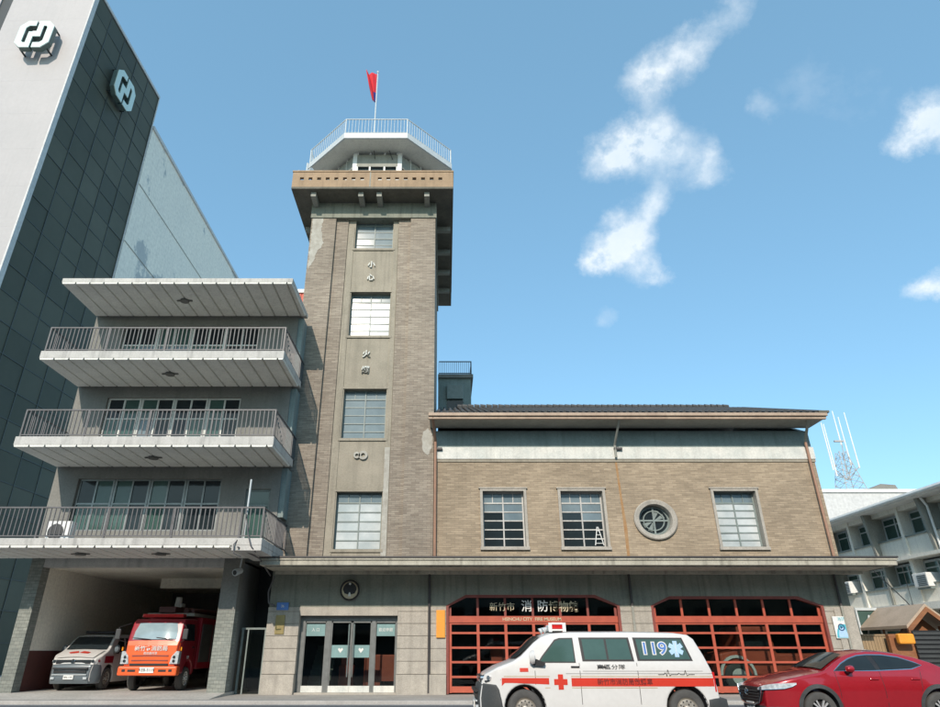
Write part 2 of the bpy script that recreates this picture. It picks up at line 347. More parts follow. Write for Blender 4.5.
def wall(mb, x0, x1, z0, z1, y0, y1, holes, mi=0):
    """slab of wall facing -y with rectangular holes, only real faces"""
    xs = sorted({x0, x1, *[h[0] for h in holes], *[h[1] for h in holes]}); zs = sorted({z0, z1, *[h[2] for h in holes], *[h[3] for h in holes]})
    xs = [x for x in xs if x0 <= x <= x1]; zs = [z for z in zs if z0 <= z <= z1]
    def solid(i, k):
        if i < 0 or k < 0 or i >= len(xs)-1 or k >= len(zs)-1: return False
        cx = (xs[i]+xs[i+1])/2; cz = (zs[k]+zs[k+1])/2
        return not any(h[0] < cx < h[1] and h[2] < cz < h[3] for h in holes)
    for i in range(len(xs)-1):
        for k in range(len(zs)-1):
            if not solid(i, k): continue
            a, b, c, d = xs[i], xs[i+1], zs[k], zs[k+1]
            mb.add([(a,y0,c),(b,y0,c),(b,y0,d),(a,y0,d)], [(0,1,2,3)], mi); mb.add([(a,y1,c),(b,y1,c),(b,y1,d),(a,y1,d)], [(3,2,1,0)], mi)
            if not solid(i-1, k): mb.add([(a,y0,c),(a,y0,d),(a,y1,d),(a,y1,c)], [(0,1,2,3)], mi)
            if not solid(i+1, k): mb.add([(b,y0,c),(b,y0,d),(b,y1,d),(b,y1,c)], [(3,2,1,0)], mi)
            if not solid(i, k-1): mb.add([(a,y0,c),(b,y0,c),(b,y1,c),(a,y1,c)], [(3,2,1,0)], mi)
            if not solid(i, k+1): mb.add([(a,y0,d),(b,y0,d),(b,y1,d),(a,y1,d)], [(0,1,2,3)], mi)
    return mb
def window(parent, x0, x1, z0, z1, y, rows=5, kinds=('pblue',), trans=.2, fm='frame', cols=2, small=2, fw=.06, lean=None):
    """casement: a row of small lights above, columns of horizontal lights below. kinds: list of pane materials, picked by a rule"""
    fr = MB(); zt = z1-(z1-z0)*trans
    fr.box(x0, x1, y, y+.07, z0, z0+fw); fr.box(x0, x1, y, y+.07, z1-fw, z1)
    fr.box(x0, x0+fw, y, y+.07, z0+fw, z1-fw); fr.box(x1-fw, x1, y, y+.07, z0+fw, z1-fw)
    fr.box(x0+fw, x1-fw, y+.002, y+.068, zt-fw/2, zt+fw/2)
    for c in range(1, cols):
        xc = x0+(x1-x0)*c/cols; fr.box(xc-fw*.45, xc+fw*.45, y-.006, y+.064, z0+fw, z1-fw)
    nsm = cols*small
    for c in range(1, nsm):
        if c % small == 0: continue
        xc = x0+(x1-x0)*c/nsm; fr.box(xc-.018, xc+.018, y+.01, y+.05, zt+fw/2, z1-fw)
    for r in range(1, rows):
        zc = z0+(zt-z0)*r/rows; fr.box(x0+fw, x1-fw, y+.008, y+.055, zc-.024, zc+.024)
    f = fr.build('window', fm, parent)
    pm = MB(); K = list(kinds)
    for c in range(cols):
        a = x0+(x1-x0)*c/cols; b = x0+(x1-x0)*(c+1)/cols
        for r in range(rows+1):
            lo = z0+(zt-z0)*r/rows if r < rows else zt; hi = z0+(zt-z0)*(r+1)/rows if r < rows else z1
            j = random.uniform(-.006, .006); j2 = random.uniform(-.008, .008)
            k = random.randrange(len(K)) if lean is None else lean(c, r)
            yy = y+.035
            pm.add([(a,yy+j,lo),(b,yy-j,lo),(b,yy-j+j2,hi),(a,yy+j+j2,hi)], [(0,1,2,3)], k)
    pm.build('pane', K, f)
    return f
# ------------------------------------------------------------------ ground
GA = 0.10      # height of the forecourt
s = MB(); s.box(-900, 900, -900, 900, -.4, 0.0); tag(s.build('ground', 'paving'), kind='structure')
s = MB(); s.add([(-120,-12,.004),(120,-12,.004),(120,23.6,.004),(-120,23.6,.004)], [(0,1,2,3)]); tag(s.build('road', 'asphalt'), kind='structure')
s = MB(); s.add([(-120,23.28,.008),(120,23.28,.008),(120,23.4,.008),(-120,23.4,.008)], [(0,1,2,3)]); tag(s.build('road_edge_line', 'white'), kind='structure')
s = MB(); s.box(-120, 120, 23.6, 23.8, -.1, GA+.012)
tag(s.build('kerb', 'kerb', bevel=.02), kind='structure')
s = MB(); s.box(-60, 60, 23.8, 27.6, .0, GA)
for x in range(-24, 22, 2): s.box(x, x+.012, 23.9, 26.9, GA-.01, GA+.0015)
tag(s.build('pavement', 'paving'), kind='structure')
s = MB(); s.prism([(24.4, GA+.002), (26.1, .2), (40, .2), (40, 0), (24.4, 0)], 'x', -16.4, -8.0); tag(s.build('garage_ramp', 'rampconc'), kind='structure')

# ------------------------------------------------------------------ watch tower
YT = 27.0
TL, TR, TC = -6.95, -.50, -3.725
tower = thing('watch_tower', 'tall tan tiled fire watch tower with octagonal lookout, standing left of the museum', 'tower', (TC, 32, 0))
HT = 23.0
ZB = 4.86
win = [(355.5,389.5,220.5,249.5),(350.7,387.3,293,336.5),(344,383,389.5,438.8),(337.2,379.2,492,549.5)]
tw = []
for (a, b, c, d) in win:
    xm = (a+b)/2; wz1 = AZ(c, 27.3); wz0 = AZ(d, 27.3); hw = .98
    tw.append((TC-hw+.05, TC+hw+.05, wz0, wz1))
s = MB()   # body behind the pilasters
s.box(TL+.02, TR-.02, 27.75, 37.0, 0.1, HT+.2)
s.build('body', 'towerbrick', tower)
for sx in (-1, 1):
    a, b = TC+sx*1.95, TC+sx*(3.225)
    MB().box(a, b, YT, 27.76, ZB, HT-.02).build('outer_pilaster', 'towerbrick', tower)
    a, b = TC+sx*1.32, TC+sx*1.95
    MB().box(a, b, YT+.16, 27.74, ZB, HT-.02).build('inner_pilaster', 'towerbrick', tower)
s = MB(); wall(s, TC-1.32, TC+1.32, ZB, HT-.02, YT+.24, 27.72, tw); s.build('centre_panel', 'stucco', tower)
# raised frame around the windows' bay and lintel bands
s = MB()
for i, (a, b, c, d) in enumerate(tw):
    s.box(a-.12, b+.12, YT+.20, YT+.30, d+.0, d+.10)
    s.box(a-.12, b+.12, YT+.18, YT+.30, c-.12, c-.003)
    s.box(a-.02, b+.02, YT+.215, YT+.30, d+.10, d+.32)
for sx in (-1, 1): s.box(TC+.05+sx*1.03, TC+.0+sx*1.30, YT+.205, YT+.30, ZB, 21.6)
s.build('window_surround', 'stucco', tower)
kindz = [('pblue',), ('pwhite', 'pwhite', 'pblue'), ('pblue',), ('pwhite',)]
for i, (a, b, c, d) in enumerate(tw):
    r = [4, 5, 5, 5][i]
    def lean(cc, rr, i=i, r=r): return (1 if rr == r and i in (1, 3) else 0)
    ks = (kindz[i][0], 'pblue')
    f = window(tower, a, b, c, d, 27.50, rows=r, kinds=ks, trans=(.18 if i else .12), lean=lean, fw=.055)
    f['label'] = ['blue-grey window at the top of the shaft', 'window with white panes below the top one', 'blue-grey window at mid height', 'large window with white panes just above the canopy'][i]
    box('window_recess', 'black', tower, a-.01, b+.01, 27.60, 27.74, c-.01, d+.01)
# characters in relief
for ch, px, py in (('小', 370.3, 264.5), ('心', 370.6, 277.5), ('火', 365, 354), ('燭', 365.2, 370)):
    x, z = at(px, py, YT+.15)
    text(ch, .38, 'whiteband', tower, (TC, YT+.20, z), ext=.05, name='relief_character', off=.008)
z = AZ(455, YT+.15)
s = MB(); 
for dx, rr in ((-.16, .15), (.12, .2)):
    s.lathe([(rr, -.05), (rr, .05), (rr*.45, .05), (rr*.45, -.05), (rr, -.05)], (TC+dx, YT+.19, z), 14)
s.build('relief_ornament', 'plaster', tower)
# repaired plaster patches
def ragged(p, a=.035, step=.09, seed=5):
    rnd = random.Random(seed); o = []
    for i in range(len(p)):
        q0, q1 = Vector(p[i]), Vector(p[(i+1) % len(p)]); n = max(1, int((q1-q0).length/step))
        for k in range(n): v = q0+(q1-q0)*k/n; o.append((v.x+rnd.uniform(-a, a), v.y+rnd.uniform(-a, a)))
    return o
def blob(cx, cz, rx, rz, n=22, seed=1):
    rnd = random.Random(seed); return [(cx+rx*math.cos(2*PI*i/n)*rnd.uniform(.82, 1.1), cz+rz*math.sin(2*PI*i/n)*rnd.uniform(.88, 1.06)) for i in range(n)]
x, z = at(430.5, 440, YT)
MB().prism(ragged(blob(-.78, AZ(441, YT), .24, .60, seed=3), .02, .06), 'y', YT-.012, YT+.02).build('plaster_patch', 'plaster', tower)
MB().prism(ragged([(TL+.06, AZ(213, YT)), (TL+.62, AZ(214, YT)), (TL+.55, AZ(230, YT)), (TL+.72, AZ(243, YT)), (TL+.45, AZ(252, YT)), (TL+.3, AZ(262, YT)), (TL+.06, AZ(270, YT))]), 'y', YT-.006, YT+.02).build('plaster_patch', 'plaster', tower)
MB().box(TC+1.06, TC+1.29, YT+.190, YT+.21, ZB, AZ(446, YT)).build('plaster_patch', 'plaster', tower)
# moulding under the cornice
s = MB(); s.box(TL-.05, TR+.05, YT-.06, 27.8, HT-.95, HT-.001)
s.build('frieze', 'greenstucco', tower)
s = MB(); s.box(TR-.3, TR+.05, 27.8, 37.05, HT-.95, HT-.002); s.box(TL-.05, TL+.3, 27.8, 37.05, HT-.95, HT-.002); s.build('frieze', 'greenstucco', tower)
# cornice slab with beams underneath
CL, CR, CF, CB = TL-.92, TR+.92, 25.8, 38.0
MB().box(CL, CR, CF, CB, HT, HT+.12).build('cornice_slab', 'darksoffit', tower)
s = MB()
for px in (138, 322, 393, 578):
    x = AX(280+px/3.93, 195, 26.4); s.box(x-.13, x+.13, CF+.25, YT-.06, HT-.28, HT-.002)
for y in (29, 31.2, 33.4, 35.6):
    s.box(TR+.05, CR-.12, y, y+.26, HT-.28, HT-.002); s.box(CL+.12, TL-.05, y, y+.26, HT-.28, HT-.002)
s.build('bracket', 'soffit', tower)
# parapet with slots
ztop = AZ(170.7, CF); holes = []
for side in (0, 1):
    for k in range(8):
        px = (86+33.8*k if side == 0 else 392+34*k)
        x = AX(280+px/3.93, 178.6, CF); holes.append((x-.10, x+.10, AZ(180, CF), AZ(177.4, CF)))
s = MB(); wall(s, CL, CR, HT+.12, ztop-.1, CF+.002, CF+.16, holes)
s.box(CL+.002, CL+.16, CF+.16, CB, HT+.12, ztop-.1); s.box(CR-.16, CR-.002, CF+.16, CB, HT+.12, ztop-.1); s.box(CL, CR, CB-.16, CB-.004, HT+.12, ztop-.1)
s.build('parapet', 'tan', tower)
s = MB()
s.box(CL-.03, CR+.03, CF-.03, CF+.2, ztop-.1, ztop); s.box(CL-.03, CL+.2, CF+.2, CB+.03, ztop-.1, ztop); s.box(CR-.2, CR+.03, CF+.2, CB+.03, ztop-.1, ztop)
s.build('parapet_coping', 'tan', tower, bevel=.015)
MB().box(CL+.16, CR-.16, CF+.3, CB-.16, HT+.12, HT+.2).build('terrace', 'concrete', tower)
MB().box(TC-.16, TC-.1, CF-.008, CF+.01, HT+.12, ztop-.1).build('parapet_joint', 'soffit', tower)
# octagonal lookout
OC = (-4.0, 32.3)
def octo(side): 
    a = side*(1+math.sqrt(2))/2; h = side/2
    return [(OC[0]+x, OC[1]+y) for x, y in ((-h,-a),(h,-a),(a,-h),(a,h),(h,a),(-h,a),(-a,h),(-a,-h))]
def octband(mb, side, z0, z1, t):
    o1 = octo(side); o2 = octo(side-t)
    for i in range(8):
        j = (i+1) % 8; a, b, c, d = o1[i], o1[j], o2[j], o2[i]
        mb.add([(*a,z0),(*b,z0),(*c,z0),(*d,z0),(*a,z1),(*b,z1),(*c,z1),(*d,z1)], [(0,1,5,4),(3,2,6,7),(0,1,2,3),(4,5,6,7)])
    return mb
ZL = 28.45
MB().prism(octo(2.6), 'z', HT+.2, ZL-1.55).build('lookout_wall', 'white', tower)
MB().prism(octo(2.45), 'z', ZL-1.55, ZL).build('lookout_glazing', 'pblue', tower)
s = MB()
o1 = octo(2.6)
for i in range(8):
    a, b = Vector(o1[i]), Vector(o1[(i+1) % 8]); d = b-a
    for k in range(3):
        p = a+d*k/3; p = p+(Vector(OC)-p).normalized()*.03; w_ = .16 if k in (0, 3) else .05; s.box(p.x-w_, p.x+w_, p.y-.05, p.y+.05+w_, ZL-1.55, ZL)
s.build('lookout_mullion', 'white', tower)
o1 = octo(2.62)
for i in (7, 0, 1):      # grey roller blinds behind the three front windows
    a, b = Vector(o1[i]), Vector(o1[(i+1) % 8]); d = b-a; a2 = a+d*.05; b2 = a+d*.95
    nrm = Vector((d.y, -d.x)).normalized()*.02
    MB().add([(a2.x,a2.y,ZL-1.2),(b2.x,b2.y,ZL-1.2),(b2.x,b2.y,ZL-.35),(a2.x,a2.y,ZL-.35),(a2.x-nrm.x,a2.y-nrm.y,ZL-1.2),(b2.x-nrm.x,b2.y-nrm.y,ZL-1.2),(b2.x-nrm.x,b2.y-nrm.y,ZL-.35),(a2.x-nrm.x,a2.y-nrm.y,ZL-.35)],
       [(0,1,2,3),(4,5,6,7),(0,1,5,4),(2,3,7,6),(0,3,7,4),(1,2,6,5)]) 
s = MB()
for i in (7, 0, 1):
    a, b = Vector(o1[i]), Vector(o1[(i+1) % 8]); d = b-a; a2 = a+d*.04; b2 = a+d*.96; nr = Vector((-d.y, d.x)).normalized()*.05
    for zz0, zz1 in ((ZL-1.05, ZL-.15),):
        q = [(a2.x,a2.y),(b2.x,b2.y),(b2.x+nr.x,b2.y+nr.y),(a2.x+nr.x,a2.y+nr.y)]
        s.prism(q, 'z', zz0, zz1)
s.build('awning_panel', 'soffit', tower)
MB().prism(octo(3.58), 'z', ZL, ZL+.12).build('lookout_roof', 'stationsoffit', tower)
octband(MB(), 3.66, ZL-.04, ZL+.34, .08).build('roof_edge', 'whiterail', tower)
s = MB(); o1 = octo(3.6); zr0 = ZL+.34; zr1 = zr0+1.12
for i in range(8):
    a, b = Vector((*o1[i], 0)), Vector((*o1[(i+1) % 8], 0)); d = b-a; n = 19
    s.cyl((a.x,a.y,zr1), (b.x,b.y,zr1), .035, 6); s.cyl((a.x,a.y,zr0+.1), (b.x,b.y,zr0+.1), .02, 6)
    s.cyl((a.x,a.y,zr0-.02), (a.x,a.y,zr1), .04, 6)
    for k in range(1, n): p = a+d*k/n; s.cyl((p.x,p.y,zr0), (p.x,p.y,zr1), .016, 5, cap=False)
s.build('roof_railing', 'whiterail', tower)
s = MB(); s.cyl((-4.0,29.6,ZL-.16), (-4.0,29.6,ZL-.001), .12, 12); s.build('soffit_lamp', 'white', tower)
s = MB(); s.tube([(-4.15,29.1,ZL-.5),(-4.2,28.9,ZL-.05)], .02); s.tube([(-3.1,29.1,ZL-.55),(-3.3,28.9,ZL-.05)], .02); s.build('soffit_cable', 'black', tower)
s = MB(); s.cyl((-4.75,32.2,ZL+.1), (-4.75,32.2,38.6), .06, 8, .035); s.cyl((-4.75,32.2,38.6),(-4.75,32.2,38.72), .07, 8); s.build('flagpole', 'whiterail', tower)
# flag
s = MB(); nx, nz = 14, 18
P0 = Vector((-4.78, 32.2, 38.45))
vs = []; 
for k in range(nz+1):
    t = k/nz
    for i in range(nx+1):
        u = i/nx
        # a flag falling in folds from the hoist
        wdt = .95*(1-.62*t)*u
        x = P0.x-.02-wdt*(.78)+.10*math.sin(u*9+t*3)*u*.4 + .15*t*u
        y = P0.y-wdt*.35+.12*math.sin(u*11+t*2)*u
        z = P0.z-2.7*t-.35*u*(1-t)*.4+.16*math.sin(u*7)*u*(1-t)
        vs.append((x, y, z))
for k in range(nz):
    for i in range(nx):
        a = k*(nx+1)+i
        s.f.append([a, a+1, a+nx+2, a+nx+1]); s.mi.append(1 if (k > 11 and i < 7) else 0)
s.v = vs
fl = s.build('flag', ['flagred', 'flagblue'], None, smooth=True); md = fl.modifiers.new('thick', 'SOLIDIFY'); md.thickness = .012
tag(fl, 'red flag with dark blue corner drooping from the pole on top of the tower', 'flag')
# siren horns on the cornice
sr = thing('siren', 'white horn siren on the left corner of the tower cornice', 'siren', (-7.4, 26.6, ztop))
s = MB(); s.cyl((-7.4,26.6,HT+.2), (-7.4,26.6,ztop+1.2), .05, 8); s.build('post', 'whiterail', sr)
for dx, dz in ((-.4, .35), (.35, .5)):
    s = MB(); s.cyl((-7.4,26.6,ztop+dz), (-7.4+dx,26.4,ztop+dz), .07, 10, .2); s.build('horn', 'whiterail', sr)

# ground floor of the tower: granite, doorway
ZG0 = AZ(607, 27.0)       # top of granite
DX0, DX1, DZ = -5.72, -1.86, AZ(615.5, 27)
GL = -6.98
def blocks(mb, x0, x1, z0, z1, y0, y1, n, gap=.018):
    h = (z1-z0)/n
    for k in range(n): mb.box(x0, x1, y0, y1, z0+k*h+gap/2, z0+(k+1)*h-gap/2)
    mb.box(x0+.01, x1-.01, y0+.03, y1, z0, z1)
    return mb
def basewall(parent, x0, x1, name='granite_wall'):
    s = MB(); blocks(s, x0, x1, .78, ZG0-.16, 26.98, 27.5, 5); s.box(x0, x1, 26.96, 27.5, ZG0-.16, ZG0); s.build(name, 'granite', parent, bevel=.008, seg=1)
    MB().box(x0-.0, x1+.0, 26.88, 27.5, GA-.02, .775).build('plinth', 'granite', parent, bevel=.01, seg=1)
basewall(tower, GL, DX0); basewall(tower, DX1, -.66)
MB().box(DX0+.001, DX1-.001, 26.97, 27.5, DZ, ZG0-.001).build('door_lintel', 'granite', tower)
MB().box(GL+.02, -.66, 27.0, 27.6, ZG0, 4.84).build('stucco_band', 'greenstucco', tower)
s = MB(); zj = AZ(602.6, 27); s.box(GL+.1, -.9, 26.985, 27.0, zj-.02, zj+.012); s.box(-1.02, -.98, 26.985, 27.0, zj+.012, 4.5); s.build('band_moulding', 'greenstucco', tower)
em = thing('wall_emblem', 'round dark and gold badge on the wall above the glass entrance', 'emblem', (-3.8, 26.98, 3.78))
s = MB(); s.lathe([(.001,-.07),(.30,-.07),(.36,-.03),(.37,.0)], (-3.8, 26.98, 3.78), 32); s.build('disc', 'textgold', em, smooth=True)
s = MB(); s.lathe([(.37,.0),(.395,-.06),(.36,-.09),(.33,-.07)], (-3.8, 26.98, 3.78), 32); s.build('rim', 'black', em, smooth=True)
s = MB(); pts = [(-3.8+.27*math.cos(a), 3.80+.27*math.sin(a)) for a in [PI*i/12 for i in range(13)]]+[(-4.0,3.66),(-3.86,3.62),(-3.8,3.72),(-3.74,3.62),(-3.6,3.66)]
s.prism(pts, 'y', 26.895, 26.912); s.build('bird', 'black', em)
s = MB(); s.prism([(-3.86,3.55),(-3.74,3.55),(-3.78,3.70),(-3.82,3.70)], 'y', 26.885, 26.897); s.cyl((-3.8,26.88,4.02),(-3.8,26.9,4.02), .045, 10); s.build('torch', 'text', em)
ap = box('address_plate', 'blue', None, AX(276.6,606,26.9), AX(288.4,606,26.9), 26.93, 26.975, AZ(610,26.95), AZ(602.4,26.95)); tag(ap, 'small blue address plate at the upper left of the entrance wall', 'sign')
text('36', .13, 'text', ap, ((AX(276.6,606,26.9)+AX(288.4,606,26.9))/2, 26.925, AZ(606.2,26.95)), name='number')
pq = box('plaque', 'brass', None, AX(275,625,26.9), AX(284,625,26.9), 26.93, 26.975, AZ(634,26.95), AZ(615,26.95)); tag(pq, 'upright dull brass plaque on the granite left of the entrance', 'plaque')
# entrance doors
def entrance():
    y = 27.28; z0 = GA+.06; z1 = DZ-.02
    MB().box(DX0, DX1, 27.0, 27.5, GA, z0).build('door_step', 'granite', tower)
    X = [AX(290+p/7.07, 650, y) for p in (95, 250, 282, 430, 590, 745)]
    ztr = z1-.16; zb = z0+.22
    s = MB(); s.box(DX0, DX1, y, y+.1, ztr, z1); s.box(DX0, X[0], y, y+.1, z0, ztr)
    s.box(X[5], DX1, y, y+.1, z0, ztr); s.box(X[1]-.03, X[2], y+.002, y+.1, z0, ztr); s.box(X[4]-.1, X[4]+.05, y+.002, y+.1, z0, ztr)
    s.build('door_frame', 'alu', tower)
    for nm, a, b, dr in (('sidelight', X[0], X[1]-.03, 0), ('door', X[2], X[3], 1), ('door', X[3], X[4]-.1, 2), ('sidelight', X[4]+.05, X[5], 0)):
        s = MB(); yy = y+.02; w = .05 if dr else .03
        s.box(a+.004, a+w, yy, yy+.05, zb, ztr-.004); s.box(b-w, b-.004, yy, yy+.05, zb, ztr-.004); s.box(a+.004, b-.004, yy, yy+.05, ztr-.07, ztr-.004)
        d = s.build(nm, 'alu', tower)
        MB().box(a+.004, b-.004, yy-.003, yy+.05, z0, zb).build('kick_plate', 'whiteband', d)
        MB().box(a+w, b-w, yy+.02, yy+.028, zb, ztr-.07).build('pane', 'curtain', d)
        if dr:
            zf0, zf1 = AZ(657.5,y), AZ(645,y)
            MB().box(a+w+.01, b-w-.01, yy+.012, yy+.017, zf0, zf1).build('film', 'frost', d)
            cx = (a+b)/2; zc = (zf0+zf1)/2+.03
            pts = [(cx-.1,zc+.03),(cx-.07,zc+.09),(cx-.02,zc+.07),(cx,zc+.03),(cx+.02,zc+.07),(cx+.07,zc+.09),(cx+.1,zc+.03),(cx,zc-.09)]
            MB().prism(pts, 'y', yy+.005, yy+.0095).build('logo', 'text', d)
            hx = b-.1 if dr == 1 else a+.1
            s = MB(); s.cyl((hx,yy-.07,zb+.3), (hx,yy-.07,ztr-.12), .025, 10)
            for zz in (zb+.5, 1.3, ztr-.3): s.cyl((hx,yy-.07,zz), (hx,yy+.01,zz), .015, 6)
            s.build('handle', 'steel', d)
        else:
            MB().box(a+.05, b-.04, yy+.012, yy+.017, ztr-.55, ztr-.12).build('film', 'frost', d)
            if a < -4: text('入 口', .14, 'text', d, ((a+b)/2, yy+.008, ztr-.33), ext=.002)
            else: text('歡迎參觀', .14, 'text', d, ((a+b)/2, yy+.008, ztr-.33), ext=.002)
entrance()
# lobby behind the doors
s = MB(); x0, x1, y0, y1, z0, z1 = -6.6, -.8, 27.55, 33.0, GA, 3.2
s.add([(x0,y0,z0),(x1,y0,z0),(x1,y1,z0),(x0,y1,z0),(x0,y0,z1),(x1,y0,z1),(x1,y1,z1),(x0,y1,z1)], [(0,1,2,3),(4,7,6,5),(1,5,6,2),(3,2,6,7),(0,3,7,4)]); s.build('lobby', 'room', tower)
# (the solid body starts above the lobby)
tower_body = [c for c in tower.children if c.name.startswith('body')][0]
me = tower_body.data
for v in me.vertices:
    if v.co.z < 1: v.co.z = 3.25
MB().box(TL+.02, TR-.02, 33.05, 37.0, .1, 3.25).build('rear_wall', 'towerbrick', tower)
MB().box(TL+.02, TL+.3, 27.6, 33.05, .1, 3.25).build('side_wall', 'towerbrick', tower)
MB().box(TR-.28, TR-.02, 27.6, 33.05, .1, 3.25).build('side_wall', 'towerbrick', tower)
s = MB()
for k in range(9): s.box(-5.65, -4.75, 29.0+k*.26, 33.0, GA+k*.19, GA+(k+1)*.19)
s.build('staircase', 'soffit', tower)
cab = [(-4.35,-3.75,.15,1.05,29.0,'low red cabinet behind the left glass door'), (-4.30,-3.85,1.05,1.7,29.2,None), (-3.3,-2.5,.15,1.45,28.8,'red cabinet behind the right glass door'), (-2.6,-1.75,.5,1.45,28.2,'red display case behind the right sidelight')]
for (a, b, c, d, y, lb) in cab:
    if lb is None: lb = 'small red box standing on the low cabinet in the entrance'
    o = thing('cabinet', lb, 'cabinet', ((a+b)/2, y+.3, c if c < .4 or c > 1 else GA), 'red cabinets in the entrance')
    MB().box(a, b, y, y+.5, c, d).build('case', 'cabinet', o, bevel=.02)
    MB().box(a+.06, b-.06, y-.02, y-.002, c+.07, d-.07).build('front_panel', 'redframe', o)
    if .4 < c < 1: 
        s = MB(); s.box(a+.03, a+.09, y+.05, y+.11, GA, c); s.box(b-.09, b-.03, y+.05, y+.11, GA, c); s.box(a+.03, a+.09, y+.4, y+.46, GA, c); s.box(b-.09, b-.03, y+.4, y+.46, GA, c); s.build('leg', 'black', o)

# ------------------------------------------------------------------ museum
mus = thing('museum_building', 'two-storey brown tiled fire museum with red folding doors, right of the tower', 'building', (7.8, 31, 0))
ML, MR = -.48, 16.1
Zbr = AZ(462, 27)     # top of tile
def wpx(a, b, c, d): return (AX(a, (c+d)/2, 27), AX(b, (c+d)/2, 27), AZ(d, 27), AZ(c, 27))
mw = [wpx(480.5,527.5,489.5,549.5), wpx(559.5,607.5,489.5,549.5), wpx(715,763,489.5,549.5)]
rc = at(655.3, 519.8, 27); RX, RZ = .88, .80
inner = [(a+.08, b-.08, c+.1, d-.04) for a, b, c, d in mw]
s = MB(); wall(s, ML, MR, 4.86, Zbr, 27.0, 27.4, inner+[(rc[0]-RX, rc[0]+RX, rc[1]-RZ, rc[1]+RZ)])
# square to circle filler
n = 32; vs = []
def sq(a):
    c, q = math.cos(a), math.sin(a); m_ = max(abs(c), abs(q)); return c/m_, q/m_
for y in (27.0, 27.4):
    for i in range(n):
        a = 2*PI*(i+.5)/n-PI/n; u, v = sq(a); vs.append((rc[0]+u*RX, y, rc[1]+v*RZ)); vs.append((rc[0]+.82*RX*math.cos(a), y, rc[1]+.82*RZ*math.sin(a)))
fs = []
for i in range(n):
    j = (i+1) % n; fs.append((2*i, 2*j, 2*j+1, 2*i+1)); fs.append((2*i+1, 2*j+1, 2*n+2*j+1, 2*n+2*i+1))
s.add(vs, fs); s.build('wall', 'bodybrick', mus)
s = MB(); s.box(MR-.4, MR-.001, 27.4, 36.4, .1, 10.4); s.box(ML+.01, MR, 36.4, 36.8, .1, 10.4); s.build('side_wall', 'bodybrick', mus)
# bands
s = MB(); s.box(ML, MR+.05, 26.93, 27.4, Zbr+.12, AZ(447.5, 27)); s.build('white_band', 'whiteband', mus, bevel=.01)
s = MB(); s.box(ML, MR+.03, 26.96, 27.4, Zbr, Zbr+.118); s.build('band_moulding', 'stucco', mus)
MB().box(ML, MR, 26.995, 27.4, AZ(447.5, 27)+.001, 10.44).build('upper_band', 'greenband', mus)  # toned grey-green between the white band and the eave
s = MB(); s.box(ML, MR, 28.0, 36.4, 10.2, 10.38); s.build('ceiling', 'room', mus)
# window surrounds and windows
for i, (a, b, c, d) in enumerate(mw):
    s = MB(); t = .11
    s.box(a, b, 26.93, 27.3, d-t+.04, d+.03); s.box(a-.05, b+.05, 26.90, 27.0, d+.03, d+.08)
    s.box(a, a+t, 26.93, 27.3, c+.1, d-t+.04); s.box(b-t, b, 26.93, 27.3, c+.1, d-t+.04); s.box(a-.03, b+.03, 26.90, 27.3, c-.02, c+.1)
    f0 = s.build('window_surround', 'granite', mus)
    if i < 2: ks = ('pdark', 'pblue'); ln = (lambda cc, rr: 1 if rr >= 4 or (rr == 3 and cc == 1) else 0)  # upper lights take the pane colour with the sky reflection painted in
    else: ks = ('pwhite', 'pblue'); ln = (lambda cc, rr: 1 if rr >= 6 else 0)
    f = window(mus, a+t, b-t, c+.1, d-t+.04, 27.26, rows=(5 if i < 2 else 6), kinds=ks, trans=.2, lean=ln, fw=.06, fm=('stationwhite' if i < 2 else 'frame'))
    f['label'] = ['first dark window right of the tower', 'second dark window with a white ladder behind it', 'window with white panes right of the round one'][i]
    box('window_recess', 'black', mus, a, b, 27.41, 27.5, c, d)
s = MB(); a, b, c, d = mw[1]   # ladder leaning inside second window
s.tube([(b-.55,27.235,c+.2),(b-.42,27.235,c+.95)], .02); s.tube([(b-.2,27.235,c+.2),(b-.38,27.235,c+.95)], .02)
for k in range(4): s.tube([(b-.53+.03*k,27.235,c+.28+.17*k),(b-.22-.04*k,27.235,c+.28+.17*k)], .015)
tag(s.build('ladder', 'white', None), 'small white ladder seen in the second museum window from the tower', 'ladder')
def ell(rx, rz, y, n=40): return [(rc[0]+rx*math.cos(2*PI*i/n), y, rc[1]+rz*math.sin(2*PI*i/n)) for i in range(n)]
def ering(mb, r):
    n = 40; vs = []
    for (k, y) in r: vs += ell(RX*k, RZ*k, y)
    mb.add(vs, [(q*n+i, q*n+(i+1) % n, (q+1)*n+(i+1) % n, (q+1)*n+i) for q in range(len(r)-1) for i in range(n)]); return mb
rw = ering(MB(), [(1.03,27.02),(1.03,26.9),(.98,26.87),(.80,26.9),(.77,26.95),(.77,27.35)]).build('round_window', 'granite', mus, smooth=True)
s = ering(MB(), [(.78,27.22),(.70,27.2),(.66,27.2),(.66,27.3)])
ering(s, [(.52,27.24),(.52,27.2),(.47,27.2),(.47,27.24)])
s.box(rc[0]-.035, rc[0]+.035, 27.19, 27.24, rc[1]-.6, rc[1]+.6); s.box(rc[0]-.62, rc[0]+.62, 27.195, 27.235, rc[1]-.035, rc[1]+.035)
s.build('frame', 'frame', rw)
s = MB(); s.prism([(v[0], v[2]) for v in ell(RX*.79, RZ*.79, 0)], 'y', 27.25, 27.27); s.build('pane', 'pdark', rw)
s = MB()
for a0 in (.25, 1.0, 3.4, 4.1): s.prism([(rc[0], rc[1]), (rc[0]+.5*math.cos(a0), rc[1]+.46*math.sin(a0)), (rc[0]+.5*math.cos(a0+.42), rc[1]+.46*math.sin(a0+.42))], 'y', 27.236, 27.247)
s.build('vent_vane', 'frame', rw)
